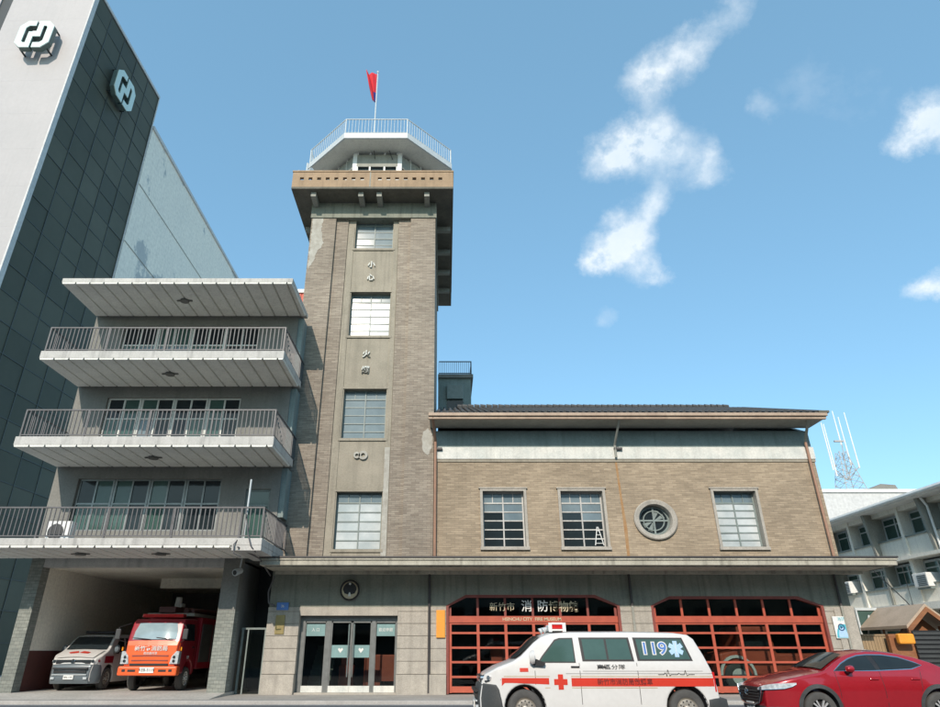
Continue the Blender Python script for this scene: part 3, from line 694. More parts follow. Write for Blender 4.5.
box('window_recess', 'black', mus, rc[0]-.9, rc[0]+.9, 27.41, 27.5, rc[1]-.85, rc[1]+.85)
# roof
EY, EZ = 25.7, AZ(419, 25.7)
XR = AX(826, 413, EY); XL = AX(428.5, 413, EY)
s = MB(); s.box(XL+.05, XR-.12, EY+.1, 27.0, EZ+.02, EZ+.1); s.build('eave_soffit', 'soffit', mus)
s = MB(); s.box(XL, XR-.05, EY-.02, EY+.11, EZ, EZ+.12); s.box(XL, XR, EY-.1, EY+.1, EZ+.12, EZ+.26); s.build('gutter', 'fascia', mus, bevel=.02)
RY, RZ2 = 32.5, AZ(407.5, 32.5)
s = MB()
y0, z0 = EY-.04, EZ+.27
s.add([(XL+.3,y0,z0),(XR,y0,z0),(XR,RY,RZ2-.1),(XL+.3,RY,RZ2-.1),(XL+.3,y0,z0-.06),(XR,y0,z0-.06),(XR,RY,RZ2-.3),(XL+.3,RY,RZ2-.3)], [(0,1,2,3),(4,5,6,7),(0,1,5,4),(1,2,6,5),(0,3,7,4)])
s.add([(XL+.3,RY,RZ2-.1),(XR,RY,RZ2-.1),(XR,38.2,z0),(XL+.3,38.2,z0)], [(0,1,2,3)])
n = int((XR-XL)/.27)
for k in range(n):   # rows of round cover tiles down the slope
    x = XL+.42+k*.27
    if x > XR-.1: break
    s.cyl((x,y0-.02,z0+.03), (x,RY,RZ2-.04), .075, 6)
s.build('tiled_roof', 'tile', mus)
s = MB(); xe = AX(728, 407, RY)
k = 0; x = .6
while x < xe:
    s.cyl((x,RY,RZ2+.02+.02*random.random()), (x+.3,RY,RZ2+.03), .16, 8, .13); x += .33
s.build('ridge_tiles', 'tile', mus)
s = MB(); s.prism([(27.0,10.4),(RY,RZ2-.32),(36.8,10.4)], 'x', MR-.2, MR-.002); s.build('gable', 'whiteband', mus)
s = MB(); s.box(XR-.35, XR+.1, EY-.1, EY+.2, EZ+.27, EZ+.36); s.build('verge_end', 'darksoffit', mus)
# downpipes
def pipe(pts, r, m='pipe', nm='downpipe'): return MB().tube(pts, r, 8).build(nm, m, mus)
pipe([(XL+.18,EY,EZ+.1),(-.42,26.8,9.9),(-.42,26.85,4.86)], .06)
xm = AX(615, 450, 26.9)
pipe([(AX(620,420,EY+.05),EY+.05,EZ+.1),(xm,26.85,9.75),(xm,26.85,9.2)], .055, 'soffit')
pipe([(AX(809,420,EY+.05),EY+.05,EZ+.1),(MR-.28,26.85,9.9)], .06, 'soffit'); pipe([(MR-.28,26.85,9.9),(MR-.28,26.85,4.86)], .06)
s = MB(); s.prism([(xm-.04,9.1),(xm+.05,9.1),(xm+.09,7.5),(xm+.16,6.2),(xm+.13,4.9),(xm+.02,4.9),(xm+.02,6.6)], 'y', 26.994, 27.004); s.build('rust_stain', 'rust', mus)
for xx in (-.42, xm): box('pipe_bracket', 'pipedark', mus, xx-.05, xx+.3, 26.8, 26.92, AZ(450,26.9), AZ(448,26.9))
# canopy along the whole front
KF = 24.9
KL, KR = AX(259.5,565,KF), AX(898,565,KF)
zt, zb = AZ(556.2, KF), AZ(565, KF)
s = MB(); s.box(KL, KR, KF, 27.0, zb, zt-.14); s.build('canopy', 'concrete', mus, bevel=.01)
s = MB(); s.box(KL-.02, KR+.03, KF-.05, 26.99, zt-.139, zt-.06); s.build('canopy_moulding', 'concrete', mus, bevel=.02)
s = MB(); s.box(KL-.03, KR+.05, KF-.08, 26.985, zt-.059, zt); s.build('canopy_flashing', 'pipedark', mus)
s = MB(); s.box(KL+.15, KR-.25, KF+.2, KF+.26, zb-.05, zb-.001); s.box(KL+.15, KR-.25, 26.75, 26.99, zb-.12, zb-.001); s.build('canopy_drip', 'concrete', mus)
# ground floor
B = [(AX(445.6,605,27)+.02, AX(619.5,605,27)), (AX(650.6,605,27), AX(823,605,27))]
BZT = [AZ(594.8,27), AZ(596.2,27)]; ZCH = AZ(605.5, 27)
s = MB(); hol = [(b[0], b[1], .0, t) for b, t in zip(B, BZT)]
wall(s, -.655, 16.08, ZG0, 4.49, 27.0, 27.5, hol)
for (a, b), t in zip(B, BZT):
    s.prism([(a, ZCH), (a, t), (a+.78, t)], 'y', 27.0, 27.5); s.prism([(b, ZCH), (b, t), (b-.95, t)], 'y', 27.0, 27.5)
s.build('stucco_band', 'greenstucco', mus)
basewall(mus, -.655, B[0][0]); basewall(mus, B[0][1], B[1][0]); basewall(mus, B[1][1]+.0, 15.62)
s = MB(); s.box(15.68, 16.10, 26.86, 27.5, GA, ZG0+.02); s.build('corner_pier', 'granite', mus, bevel=.02)
s = MB(); s.box(B[1][1]+.35, 15.60, 26.93, 26.978, 1.2, ZG0-.04); s.build('poster_panel', 'granite', mus, bevel=.01)
def vpipe(x, y=26.92):
    pipe([(x,y,4.48),(x,y,3.2)], .05, 'pipedark'); pipe([(x,y,3.2),(x,y,.15)], .05, 'pipedark' if x < 5 else 'soffit')
vpipe(-.62); vpipe(AX(631,600,27)); vpipe(15.66)
s = MB(); s.box(B[1][1], 16.08, 26.985, 27.0, ZG0+.35, ZG0+.37); s.box(B[1][0]-1.2, B[1][0]-.01, 26.985, 27.0, ZG0+.35, ZG0+.37); s.build('band_moulding', 'greenstucco', mus)
# red bay doors
def bay(idx):
    a, b = B[idx]; t = BZT[idx]; y = 27.2; cl, crr = .78, .95
    z0 = GA+.02
    # architrave following the chamfers
    def arch(w, yy0, yy1, m, nm, inset=0):
        o = [(a+inset, z0), (a+inset, ZCH), (a+cl, t-inset), (b-crr, t-inset), (b-inset, ZCH), (b-inset, z0)]
        i_ = [(a+inset+w, z0), (a+inset+w, ZCH-.03), (a+cl+.02, t-inset-w), (b-crr-.02, t-inset-w), (b-inset-w, ZCH-.03), (b-inset-w, z0)]
        s = MB()
        for k in range(5): s.prism([o[k], o[k+1], i_[k+1], i_[k]], 'y', yy0, yy1)
        return s.build(nm, m, mus)
    arch(.1, 26.99, 27.2, 'redframed', 'door_surround')
    y = 27.12
    xs = [a+.16+(b-a-.32)*k/6 for k in range(7)]
    zh0 = AZ(622.5,y); zh1 = AZ(616,y)         # thick lettered rail
    rows_z = [GA+.06, AZ(678,y), AZ(663.2,y), AZ(648.7,y), AZ(634,y), zh0]
    s = MB()
    s.box(a+.1, b-.1, y-.03, y+.08, zh0, zh1)
    rail = s.build('lettered_rail', 'redframe', mus)
    s = MB()
    for k in range(7):
        ztop_ = t-.1 if 1 <= k <= 5 else ZCH-.04
        s.box(xs[k]-.045, xs[k]+.045, y, y+.07, zh1, ztop_)
    s.build('transom_frame', 'redframed' if idx == 0 else 'redframe', mus)
    for k in range(3):     # three pairs of folding leaves
        xa, xb = xs[2*k], xs[2*k+2]
        s = MB()
        for xx in (xa, (xa+xb)/2, xb): s.box(xx-.055+(.001*k), xx+.055-(.001*k), y+.001*k, y+.06+.001*k, GA+.05, zh0-.002)
        for q, z in enumerate(rows_z[:-1]):
            h = .13 if q == 0 else .045
            s.box(xa+.05, xb-.05, y+.006, y+.05, z, z+h*1.6 if q == 0 else z+.075)
        s.box(xa+.05, xb-.05, y+.006, y+.05, zh0-.07, zh0-.004)
        d = s.build('folding_door', 'redframe', mus)
        MB().box(xa+.05, xb-.05, y+.025, y+.033, GA+.1, zh0-.01).build('pane', 'curtain', d)
    s = MB(); s.prism([(a+.12,zh1),(b-.12,zh1),(b-.12,ZCH-.06),(b-crr-.03,t-.1),(a+cl+.03,t-.1),(a+.12,ZCH-.06)], 'y', y+.03, y+.038); s.build('transom_pane', 'curtain', mus)
    # exhibition room
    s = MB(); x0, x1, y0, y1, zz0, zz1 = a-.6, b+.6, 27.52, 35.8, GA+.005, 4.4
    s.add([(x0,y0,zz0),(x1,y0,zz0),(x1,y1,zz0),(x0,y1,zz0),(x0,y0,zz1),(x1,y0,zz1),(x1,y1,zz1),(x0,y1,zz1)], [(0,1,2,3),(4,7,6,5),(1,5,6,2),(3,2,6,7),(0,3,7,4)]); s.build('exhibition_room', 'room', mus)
    return xs, zh0, zh1, t, y
xs1, zh0, zh1, t1, yb = bay(0)
xs2, *_ = bay(1)
zc = (zh1+t1-.1)/2
text('新竹市', .34, 'textgold', mus, (AX(502, 605, 27.1), 27.08, zc-.02), ext=.015, name='sign_lettering')
text('消', .45, 'text', mus, (AX(526.5, 605, 27.1), 27.07, zc), ext=.015, name='sign_lettering', off=.004)
text('防', .45, 'text', mus, (AX(542.5, 605, 27.1), 27.07, zc), ext=.015, name='sign_lettering', off=.004)
text('博物館', .42, 'textgold', mus, (AX(563.5, 605, 27.1), 27.08, zc-.02), ext=.015, name='sign_lettering', sx=.95, off=.005)
text('HSINCHU CITY  FIRE MUSEUM', .165, 'textgold', mus, (AX(532, 618.5, 27.05), 27.085, (zh0+zh1)/2+.0), ext=.006, name='sign_lettering', sx=1.05, off=.003)
# orange board and poster
ob = box('orange_board', 'orangesign', None, AX(436.3,622,26.9), AX(445,622,26.9), 26.90, 26.955, AZ(637.5,26.9), AZ(610,26.9)); tag(ob, 'plain upright orange board beside the left red folding doors', 'sign')
px0, px1 = AX(831.5,615,26.9), AX(850,615,26.9); pz0, pz1 = AZ(638.3,26.9), AZ(616.3,26.9)
po = thing('poster', 'white poster with a blue round helmet emblem on the pier at the museum\'s right corner', 'poster', ((px0+px1)/2, 26.92, pz0))
MB().box(px0, px1, 26.895, 26.925, pz0, pz1).build('sheet', 'white', po)
pw = px1-px0; ph = pz1-pz0
arc = [(px0+pw*.04+pw*.92*(.5+.5*math.cos(a)), pz0+.02+ph*.62*math.sin(a)) for a in [PI*i/16 for i in range(17)]]
s = MB(); s.prism(arc, 'y', 26.889, 26.893); s.build('round_emblem', 'teal', po)
arc = [(px0+pw*.14+pw*.50*(.5+.5*math.cos(a)), pz0+.04+ph*.46*math.sin(a)) for a in [PI*i/16 for i in range(17)]]
s = MB(); s.prism(arc, 'y', 26.884, 26.888); s.build('face', 'lightblue', po)
s = MB(); s.lathe([(.13,0),(.09,0)], (px0+pw*.36, 26.881, pz0+ph*.5), 20); s.lathe([(.07,0),(.001,0)], (px0+pw*.36, 26.880, pz0+ph*.5), 3); s.build('badge', 'navy', po)
text('消防', .16, 'teal', po, (px0+pw*.45, 26.888, pz0+ph*.86), ext=.001)
# things inside the museum
def exhibit_engine(x, y):
    r = thing('vintage_fire_engine', 'old red fire engine with white arch trim inside the right museum bay', 'fire engine', (x, y, GA))
    s = MB(); s.prism([(x-1.6,.7),(x-1.6,1.5),(x-.9,1.65),(x-.75,2.5),(x+.6,2.5),(x+.7,1.5),(x+2.6,1.5),(x+2.6,.7)], 'y', y-.9, y+.9); s.build('body', 'cabinet', r, bevel=.08, seg=3)
    s = MB(); s.box(x-.7, x+.5, y-.93, y-.905, 1.65, 2.3); s.build('window', 'pdark', r)
    for wx in (x-1.0, x+1.7):
        s = MB(); s.lathe([(.05,-.1),(.35,-.1),(.52,-.06),(.55,.0),(.52,.1)], (wx, y-.92, GA+.56), 24); w = s.build('wheel', 'tyre', r, smooth=True)
        s = MB(); s.lathe([(.001,-.12),(.3,-.12)], (wx, y-.93, GA+.56), 20); s.build('rim', 'white', w)
    s = MB()
    for k in range(12):
        a0, a1 = PI*k/12, PI*(k+1)/12
        s.prism([(x-1.0+.72*math.cos(a0), .72+.72*math.sin(a0)), (x-1.0+.72*math.cos(a1), .72+.72*math.sin(a1)), (x-1.0+.62*math.cos(a1), .72+.62*math.sin(a1)), (x-1.0+.62*math.cos(a0), .72+.62*math.sin(a0))], 'y', y-1.0, y-.9)
    s.build('mudguard', 'white', r)
    s = MB(); s.tube([(x-.8,y-1,2.7),(x+2.4,y-1,2.6)], .04); s.tube([(x-.8,y-.6,2.7),(x+2.4,y-.6,2.6)], .04)
    for k in range(9): s.tube([(x-.7+k*.37,y-1,2.7-.011*k),(x-.7+k*.37,y-.6,2.7-.011*k)], .025)
    s.build('ladder', 'alu', r)
exhibit_engine(12.6, 29.0)
lb = 0
for (x, y, w, h, zz, m, lab) in ((4.3,29.2,1.0,.8,1.7,'frost','pale green case on the left of the left bay'),(2.4,30.0,.9,1.0,1.2,'cabinet','red show case on the left side of the left bay'),(5.6,30.4,1.1,1.3,1.0,'slate','grey show case on the right side of the left bay')):
    r = thing('show_case', lab.replace('pale green case on the left', 'pale green show case in the middle'), 'show case', (x, y, GA), 'show cases behind the left red doors')
    MB().box(x-w/2, x+w/2, y, y+.6, GA, zz-h*.5).build('base', 'room', r); MB().box(x-w/2, x+w/2, y, y+.6, zz-h*.5, zz+h*.5).build('case', m, r, bevel=.03)
# strip lights on the exhibition ceiling (switched off tubes, pale)
for (x, y, lb_) in ((1.9,30,'rear one on the left of the left bay'),(1.6,28.6,'front one on the left of the left bay'),(4.8,28.6,'one on the right of the left bay'),(9.8,29.2,'one on the left of the right bay'),(12.4,28.6,'one in the middle of the right bay')):
    o = thing('ceiling_tube', 'white ceiling tube above the red doors, '+lb_, 'ceiling light', (x, y, 3.9), 'tube fittings inside the museum')
    MB().box(x-.5, x+.5, y-.07, y+.07, 3.72, 3.8).build('housing', 'white', o)
    s = MB(); s.cyl((x-.4,y,3.8),(x-.4,y,4.4), .01, 5); s.cyl((x+.4,y,3.8),(x+.4,y,4.4), .01, 5); s.build('rod', 'black', o)

# ------------------------------------------------------------------ fire station (left)
YB, YF = 26.2, 23.2
st = thing('fire_station', 'modern cream and grey fire station with three railed balconies over an open garage', 'building', (-11.4, 30, 0))
SL, SR = -16.35, -6.5
lv = [(AZ(549,YF), AZ(538,YF), 'b4'), (AZ(448,YF), AZ(436.3,YF), 'b3'), (AZ(360.7,YF), AZ(350.8,YF), 'b2'), (AZ(284.8,YF), AZ(278.2,YF), 'roof')]
for i, (z0, z1, nm) in enumerate(lv):
    xl = SL if i else -22.0; xr = SR
    s = MB(); s.box(xl, xr, YF, YB+.3, z0+.13, z1)
    sl = s.build('roof_slab' if i == 3 else 'balcony_slab', 'stationwhite', st, bevel=.015)
    s = MB(); x = xl+.02; w = .60; rr = xr if i else -7.55
    while x+w < rr:
        s.prism([(x, z0+.128), (x+.03, z0+.05), (x+w-.055, z0+.05), (x+w-.03, z0+.128)], 'y', YF+.003, YB-.12); x += w
    s.prism([(x, z0+.128), (x+.03, z0+.05), (rr-.04, z0+.05), (rr-.01, z0+.128)], 'y', YF+.003, YB-.12)
    s.build('ribbed_soffit', 'stationsoffit', sl)
    if i == 0:
        MB().box(rr+.005, xr, YF+.002, YB-.1, z0-.05, z0+.128).build('end_beam', 'stationwhite', sl, bevel=.01)
    for lx in ((-11.6,) if i else (-13.6, -10.6)):
        s = MB(); s.cyl((lx,24.6,z0-.03), (lx,24.6,z0+.045), .19, 16); s.box(lx-.34, lx+.34, 24.56, 24.64, z0, z0+.03); s.build('soffit_lamp', 'lampgrey', sl)
    if i < 3:   # railings
        s = MB(); zt_ = z1+1.12; yy = YF+.1; xa = xl+.1; xb = xr-.08
        s.box(xa, xb, yy-.03, yy+.03, zt_-.05, zt_); s.box(xa, xb, yy-.02, yy+.02, z1+.07, z1+.11)
        k = 0; x = xa+.16
        while x < xb: s.box(x-.016, x+.016, yy-.016, yy+.016, z1+.11, zt_-.05); x += .165
        x = xa
        while x < xb-.6: s.box(x-.03, x+.03, yy-.028, yy+.034, z1-.12, zt_-.001); x += 2.42
        s.box(xb-.03, xb+.03, yy-.028, yy+.034, z1, zt_-.001)
        s.build('front_railing', 'railing', sl)
        for xx in ((xb,) if i == 0 else (xb, xa)):
            s = MB(); ye = 27.9 if xx == xb and i == 0 else (27.3 if xx == xb else YB)
            s.box(xx-.025, xx+.025, yy+.04, ye, zt_-.045, zt_-.004); s.box(xx-.02, xx+.02, yy+.04, ye, z1+.07, z1+.11)
            y = yy+.2
            while y < ye: s.box(xx-.014, xx+.014, y-.016, y+.016, z1+.11, zt_-.045); y += .19
            s.build('side_railing', 'railing', sl)
# walls per storey
fl = [(lv[0][1], lv[1][0]+.13, -15.3, -9.3), (lv[1][1], lv[2][0]+.13, -14.9, -9.0), (lv[2][1], lv[3][0]+.13, -14.9, -8.6)]
box('parapet_wall', 'stationwall', st, SL+.2, SR-.4, YB+.35, YB+.6, lv[3][1], lv[3][1]+.05)
for i, (z0, z1, wa_, wb_) in enumerate(fl):
    dx0, dx1 = AX(243.5,510,YB), AX(271,510,YB)
    hz1 = z1-.55; hz0 = z0+.75
    holes = [(wa_, wb_, hz0, hz1)]
    if i == 0: holes.append((dx0, dx1-.1, z0, z0+2.45))
    s = MB(); wall(s, SL+.02, SR-.35, z0, z1-.001, YB, YB+.3, holes); s.build('wall', 'stationwall', st)
    n = 4; w = (wb_-wa_)/n
    for k in range(n):
        a = wa_+k*w; fr = MB(); y = YB+.12
        fr.box(a+.01, a+w-.01, y, y+.08, hz1-.07, hz1); fr.box(a+.01, a+w-.01, y, y+.08, hz0, hz0+.07)
        fr.box(a+.01, a+.09, y, y+.08, hz0+.07, hz1-.07); fr.box(a+w-.09, a+w-.01, y, y+.08, hz0+.07, hz1-.07)
        fr.box(a+w/2-.035, a+w/2+.035, y+.002, y+.07, hz0+.07, hz1-.07)
        zz = hz0+(hz1-hz0)*.52; fr.box(a+.09, a+w-.09, y+.004, y+.066, zz-.035, zz+.035)
        f = fr.build('window', 'alu' if i == 0 else 'whiteband', st)
        pm = MB()
        for q in range(2):
            for r in range(2):
                xa = a+.09+q*(w/2-.09); xb_ = xa+w/2-.09; za, zb_ = (hz0, zz) if r == 0 else (zz, hz1); j = random.uniform(-.01, .01)
                kk = random.choice([0, 0, 1]) if r else random.choice([0, 1, 2] if i else [0, 0, 1])
                pm.add([(xa,y+.04+j,za),(xb_,y+.04-j,za),(xb_,y+.04-j,zb_),(xa,y+.04+j,zb_)], [(0,1,2,3)], kk)
        pm.build('pane', ['pdark', 'pgreen', 'pblue'], f)
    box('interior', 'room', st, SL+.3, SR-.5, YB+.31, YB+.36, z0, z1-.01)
    if i == 0:
        fr = MB(); y = YB+.1; b = dx1-.1
        fr.box(dx0, dx0+.08, y, y+.08, z0, z0+2.45); fr.box(b-.08, b, y, y+.08, z0, z0+2.45); fr.box(dx0+.08, b-.08, y, y+.08, z0+2.37, z0+2.45); fr.box(dx0+.08, b-.08, y, y+.08, z0, z0+.2); fr.box(dx0+.08, b-.08, y, y+.07, z0+1.75, z0+1.82)
        d = fr.build('balcony_door', 'frame', st); MB().box(dx0+.08, b-.08, y+.03, y+.04, z0+.2, z0+2.37).build('pane', 'pgreen', d)
    # grey-green upright standing in for the slab's shadow on the tower brick
    box('slab_shade_strip', 'greenband', st, -6.94, -6.62, YB+.05, 27.6, z0 if i else z0+1.3, z1-.1)
s = MB(); s.tube([(-7.25,23.5,5.25),(-7.25,23.5,7.4)], .035); s.build('vent_pipe', 'whiterail', st)
s = MB()
s.tube([(-7.25,23.45,6.1),(-7.0,23.12,5.35),(-6.85,23.1,4.95),(-6.7,23.3,4.75)], .022)
s.tube([(-7.3,23.3,5.3),(-7.45,23.12,5.0),(-7.42,23.12,4.7),(-7.2,23.3,4.6)], .02)
s.tube([(-7.3,23.1,4.9),(-6.9,24.6,4.7),(-6.95,26.6,4.3)], .03); s.tube([(-6.8,26.7,4.3),(-7.0,26.75,3.7),(-6.95,26.8,3.3),(-6.7,26.85,3.2)], .03)
s.build('loose_cable', 'railing', st)
# body mass behind, roof sheet behind
s = MB(); s.box(SL+.25, -7.02, YB+.9, 40, 4.9, 15.9); s.build('rear_block', 'stationwall', st)
# garage
GZ = .2; GH = AZ(567, YB)
s = MB(); s.box(-16.35, -15.85, YB, YB+.5, GA, lv[0][0]+.1); s.build('garage_pillar', 'greybrick', st)
s = MB(); s.box(-8.72, -8.05, YB, YB+.5, GA, 3.0); s.build('garage_pillar', 'greybrick', st)
MB().box(-8.72, -8.05, YB+.002, YB+.5, 3.001, lv[0][0]+.1).build('pillar_head', 'stationwall', st)
MB().box(-15.849, -8.721, YB+.02, YB+.4, GH, lv[0][0]+.1).build('garage_lintel', 'stationwhite', st)
s = MB(); s.box(-16.3, -16.0, YB+.5, 40, 1.6, 4.9); s.build('garage_side_wall', 'cream', st)
s = MB(); s.box(-16.3, -15.985, YB+.5, 40, .1, 1.598); s.build('garage_dado', 'maroon', st)
s = MB(); s.box(-16.0, -8.4, 39.8, 40, .1, 4.8); s.box(-8.4, -8.1, YB+.5, 40, .1, 4.8); s.build('garage_rear_wall', 'stationwall', st)
s = MB(); s.box(-16.0, -8.4, YB+.4, 39.8, 4.65, 4.8); s.build('garage_ceiling', 'cream', st)
s = MB(); s.box(-13.2, -8.4, 31.2, 31.6, AZ(588,31.2), 4.648); s.build('garage_beam', 'cream', st)
# passage
s = MB(); s.box(-8.03, -6.6, 29.0, 29.2, .1, 5.0); s.build('passage_wall', 'mull', st)
ps = thing('passage_gate', 'white framed glass gate in the dark passage left of the tower', 'gate', (-7.4, 27.3, GA))
s = MB(); zg = AZ(629.5, 27.2); s.box(-8.0, -6.98, 27.2, 27.26, zg, zg+.07); s.box(-7.98, -7.9, 27.2, 27.26, GA, zg); s.box(-7.08, -7.02, 27.2, 27.26, GA, zg); s.box(-7.75, -7.70, 27.2, 27.26, GA, zg); s.build('frame', 'frame', ps)
MB().box(-7.7, -7.08, 27.22, 27.23, GA+.02, zg).build('pane', 'curtain', ps)
cc = thing('security_camera', 'white security camera under the slab end left of the tower', 'camera', (-7.9, 25.9, 4.6))
s = MB(); s.cyl((-7.95,25.9,4.85),(-7.95,25.8,4.5), .03, 8); s.build('arm', 'whiterail', cc)
s = MB(); s.cyl((-7.95,25.95,4.42),(-8.05,25.55,4.3), .11, 12, .13); s.build('housing', 'whiterail', cc, bevel=.02)
s = MB(); s.cyl((-8.05,25.549,4.3),(-8.06,25.53,4.295), .09, 12); s.build('lens', 'black', cc)
# red rooftop sheet
rs = thing('rooftop_shed', 'orange-red sheet shed on the roof between station and tower', 'shed', (-7.3, 29, 15.9))
s = MB(); s.box(-8.2, -7.0, 28.0, 30.5, 15.9, 18.1)
for k in range(8): s.box(-8.15+k*.15, -8.08+k*.15, 27.96, 28.0, 15.9, 18.05)
s.build('wall', 'roofred', rs); MB().box(-8.3, -6.98, 27.9, 30.6, 18.1, 18.3).build('roof', 'white', rs)
# balcony air conditioner and chairs
ac = thing('air_conditioner', 'white outdoor unit standing on the lowest balcony at the left', 'air conditioner', (-14.6, 25.0, lv[0][1]))
zf = lv[0][1]
MB().box(-15.1, -14.2, 24.6, 25.0, zf+.06, zf+.85).build('casing', 'white', ac, bevel=.02)
s = MB(); s.lathe([(.3,-.02),(.27,-.03),(.001,-.03)], (-14.75, 24.6, zf+.45), 20); s.build('fan_grille', 'vangrey', ac)
s = MB(); s.box(-15.05, -14.95, 24.6, 25.0, zf, zf+.06); s.box(-14.35, -14.25, 24.6, 25.0, zf, zf+.06); s.build('foot', 'black', ac)
# ------------------------------------------------------------------ stairwell building right behind tower
sw = thing('stairwell_building', 'grey-green rooftop stairwell with black railing just behind the tower\'s right edge', 'building', (1.0, 40, 0))
Yw = 38.2; z1 = AZ(378.5, Yw); z0_ = 8
MB().box(-.45, AX(471,390,Yw), Yw, 43, 0, z1).build('wall', 'greenband', sw)
MB().box(-.46, AX(471.8,390,Yw)+.1, Yw-.15, 43.1, z1+.001, z1+.25).build('roof', 'stationwall', sw)
MB().box(AX(447,390,Yw), AX(463,390,Yw), Yw-.25, Yw-.002, AZ(400,Yw), AZ(386,Yw)).build('shutter_box', 'frame', sw, bevel=.02)
MB().box(AX(447,390,Yw), AX(463,390,Yw), Yw-.05, Yw-.002, AZ(411,Yw), AZ(401,Yw)).build('window', 'pdark', sw)
s = MB(); xa, xb = -.4, AX(471,365,Yw); zt_ = AZ(361.5, Yw)
s.box(xa, xb, Yw-.05, Yw, zt_-.06, zt_); s.box(xa, xb, Yw-.05, Yw, z1+.33, z1+.38)
x = xa
while x < xb: s.box(x-.014, x+.014, Yw-.04, Yw-.012, z1+.25, zt_-.06); x += .13
s.box(xb-.03, xb+.03, Yw-.05, Yw, z1+.25, zt_); s.box(xb-.02, xb+.02, Yw, 43, zt_-.05, zt_)
s.build('railing', 'darkrail', sw)

# ------------------------------------------------------------------ bank tower
Pn = Vector((-32.0, 38.8)); Pf = Vector((-31.6, 51.3)); HB = 56.6
bk = thing('bank_tower', 'tall bank tower with a pale panelled front and dark glass side, at the left edge', 'tower block', (-38, 45, 0))
dv = (Pf-Pn).normalized(); nv = Vector((dv.y, -dv.x))      # nv points right (outwards)
lf = Vector((-dv.y, dv.x))                                  # along the front, to the left
def q3(p, z): return (p.x, p.y, z)
s = MB(); a, b = Pn, Pn+lf*20; c, d = Pf+lf*20, Pf
s.prism([(p.x, p.y) for p in (a, d, c, b)], 'z', 0, HB-.2); s.build('core', 'mull', bk)
# front panels
s = MB(); fo = -dv*.12
for (l0, l1) in ((0.0, 7.6), (8.7, 20)):
    rows = 15; hh = HB/rows
    for r in range(rows):
        a = Pn+lf*l0; b = Pn+lf*l1
        s.prism([(p.x, p.y) for p in (a, b, b+fo, a+fo)], 'z', r*hh+.002, (r+1)*hh-.002)
s.build('front_panel', 'panel', bk)
a = Pn+lf*-.12-dv*.16; b = Pn-dv*.16+lf*.02
s = MB(); s.prism([(p.x, p.y) for p in (a, b, b+dv*.5, a+dv*.5)], 'z', 0, HB+.1); s.build('corner_trim', 'bwall', bk)
s = MB(); a = Pn+lf*7.6; b = Pn+lf*8.7; s.prism([(p.x, p.y) for p in (a, b, b+fo*.3, a+fo*.3)], 'z', 0, 47); s.build('dark_window_strip', 'bankglass', bk)
# glass side
Lg = (Pf-Pn).length; cols = 5; rows = 27; cw = Lg/cols; rh = HB/rows
s = MB(); g = MB()
for c in range(cols):
    for r in range(rows):
        a = Pn+dv*(c*cw+.04); b = Pn+dv*((c+1)*cw-.04); z0, z1 = r*rh+.04, (r+1)*rh-.04
        o1, o2 = nv*(.05+random.uniform(-.012, .012)), nv*(.05+random.uniform(-.012, .012)); o3 = nv*random.uniform(-.012, .012)
        g.add([q3(a+o1, z0), q3(b+o2, z0), q3(b+o2+o3, z1), q3(a+o1+o3, z1)], [(0,1,2,3)], random.choice([0, 0, 1, 1, 2]))
mat('bank_glass2', (.12,.125,.10), (.095,.10,.08), .12, .4, spec=.06, fine=.02); mat('bank_glass3', (.09,.096,.076), (.07,.075,.062), .12, .35, spec=.08, fine=.02)
g.build('glass_curtain', ['bankglass', MATS['bank_glass2'], MATS['bank_glass3']], bk)
for c in range(cols+1):
    a = Pn+dv*(c*cw-.035); b = Pn+dv*(c*cw+.035); s.prism([(p.x, p.y) for p in (a, b, b+nv*.1, a+nv*.1)], 'z', 0, HB)
for r in range(rows+1):
    a = Pn; b = Pf; s.prism([(p.x, p.y) for p in (a, b, b+nv*.085, a+nv*.085)], 'z', r*rh-.03, r*rh+.03)
s.build('glazing_bars', 'bankbar', bk)
s = MB(); a = Pn; b = Pf+dv*.1; s.prism([(p.x, p.y) for p in (a, b, b+nv*.16, a+nv*.16)], 'z', HB+.04, HB+.35)
a, b = Pf, Pf+dv*.12; s.prism([(p.x, p.y) for p in (a, b, b+nv*.16, a+nv*.16)], 'z', 0, HB+.04)
s.build('edge_trim', 'bwall', bk)
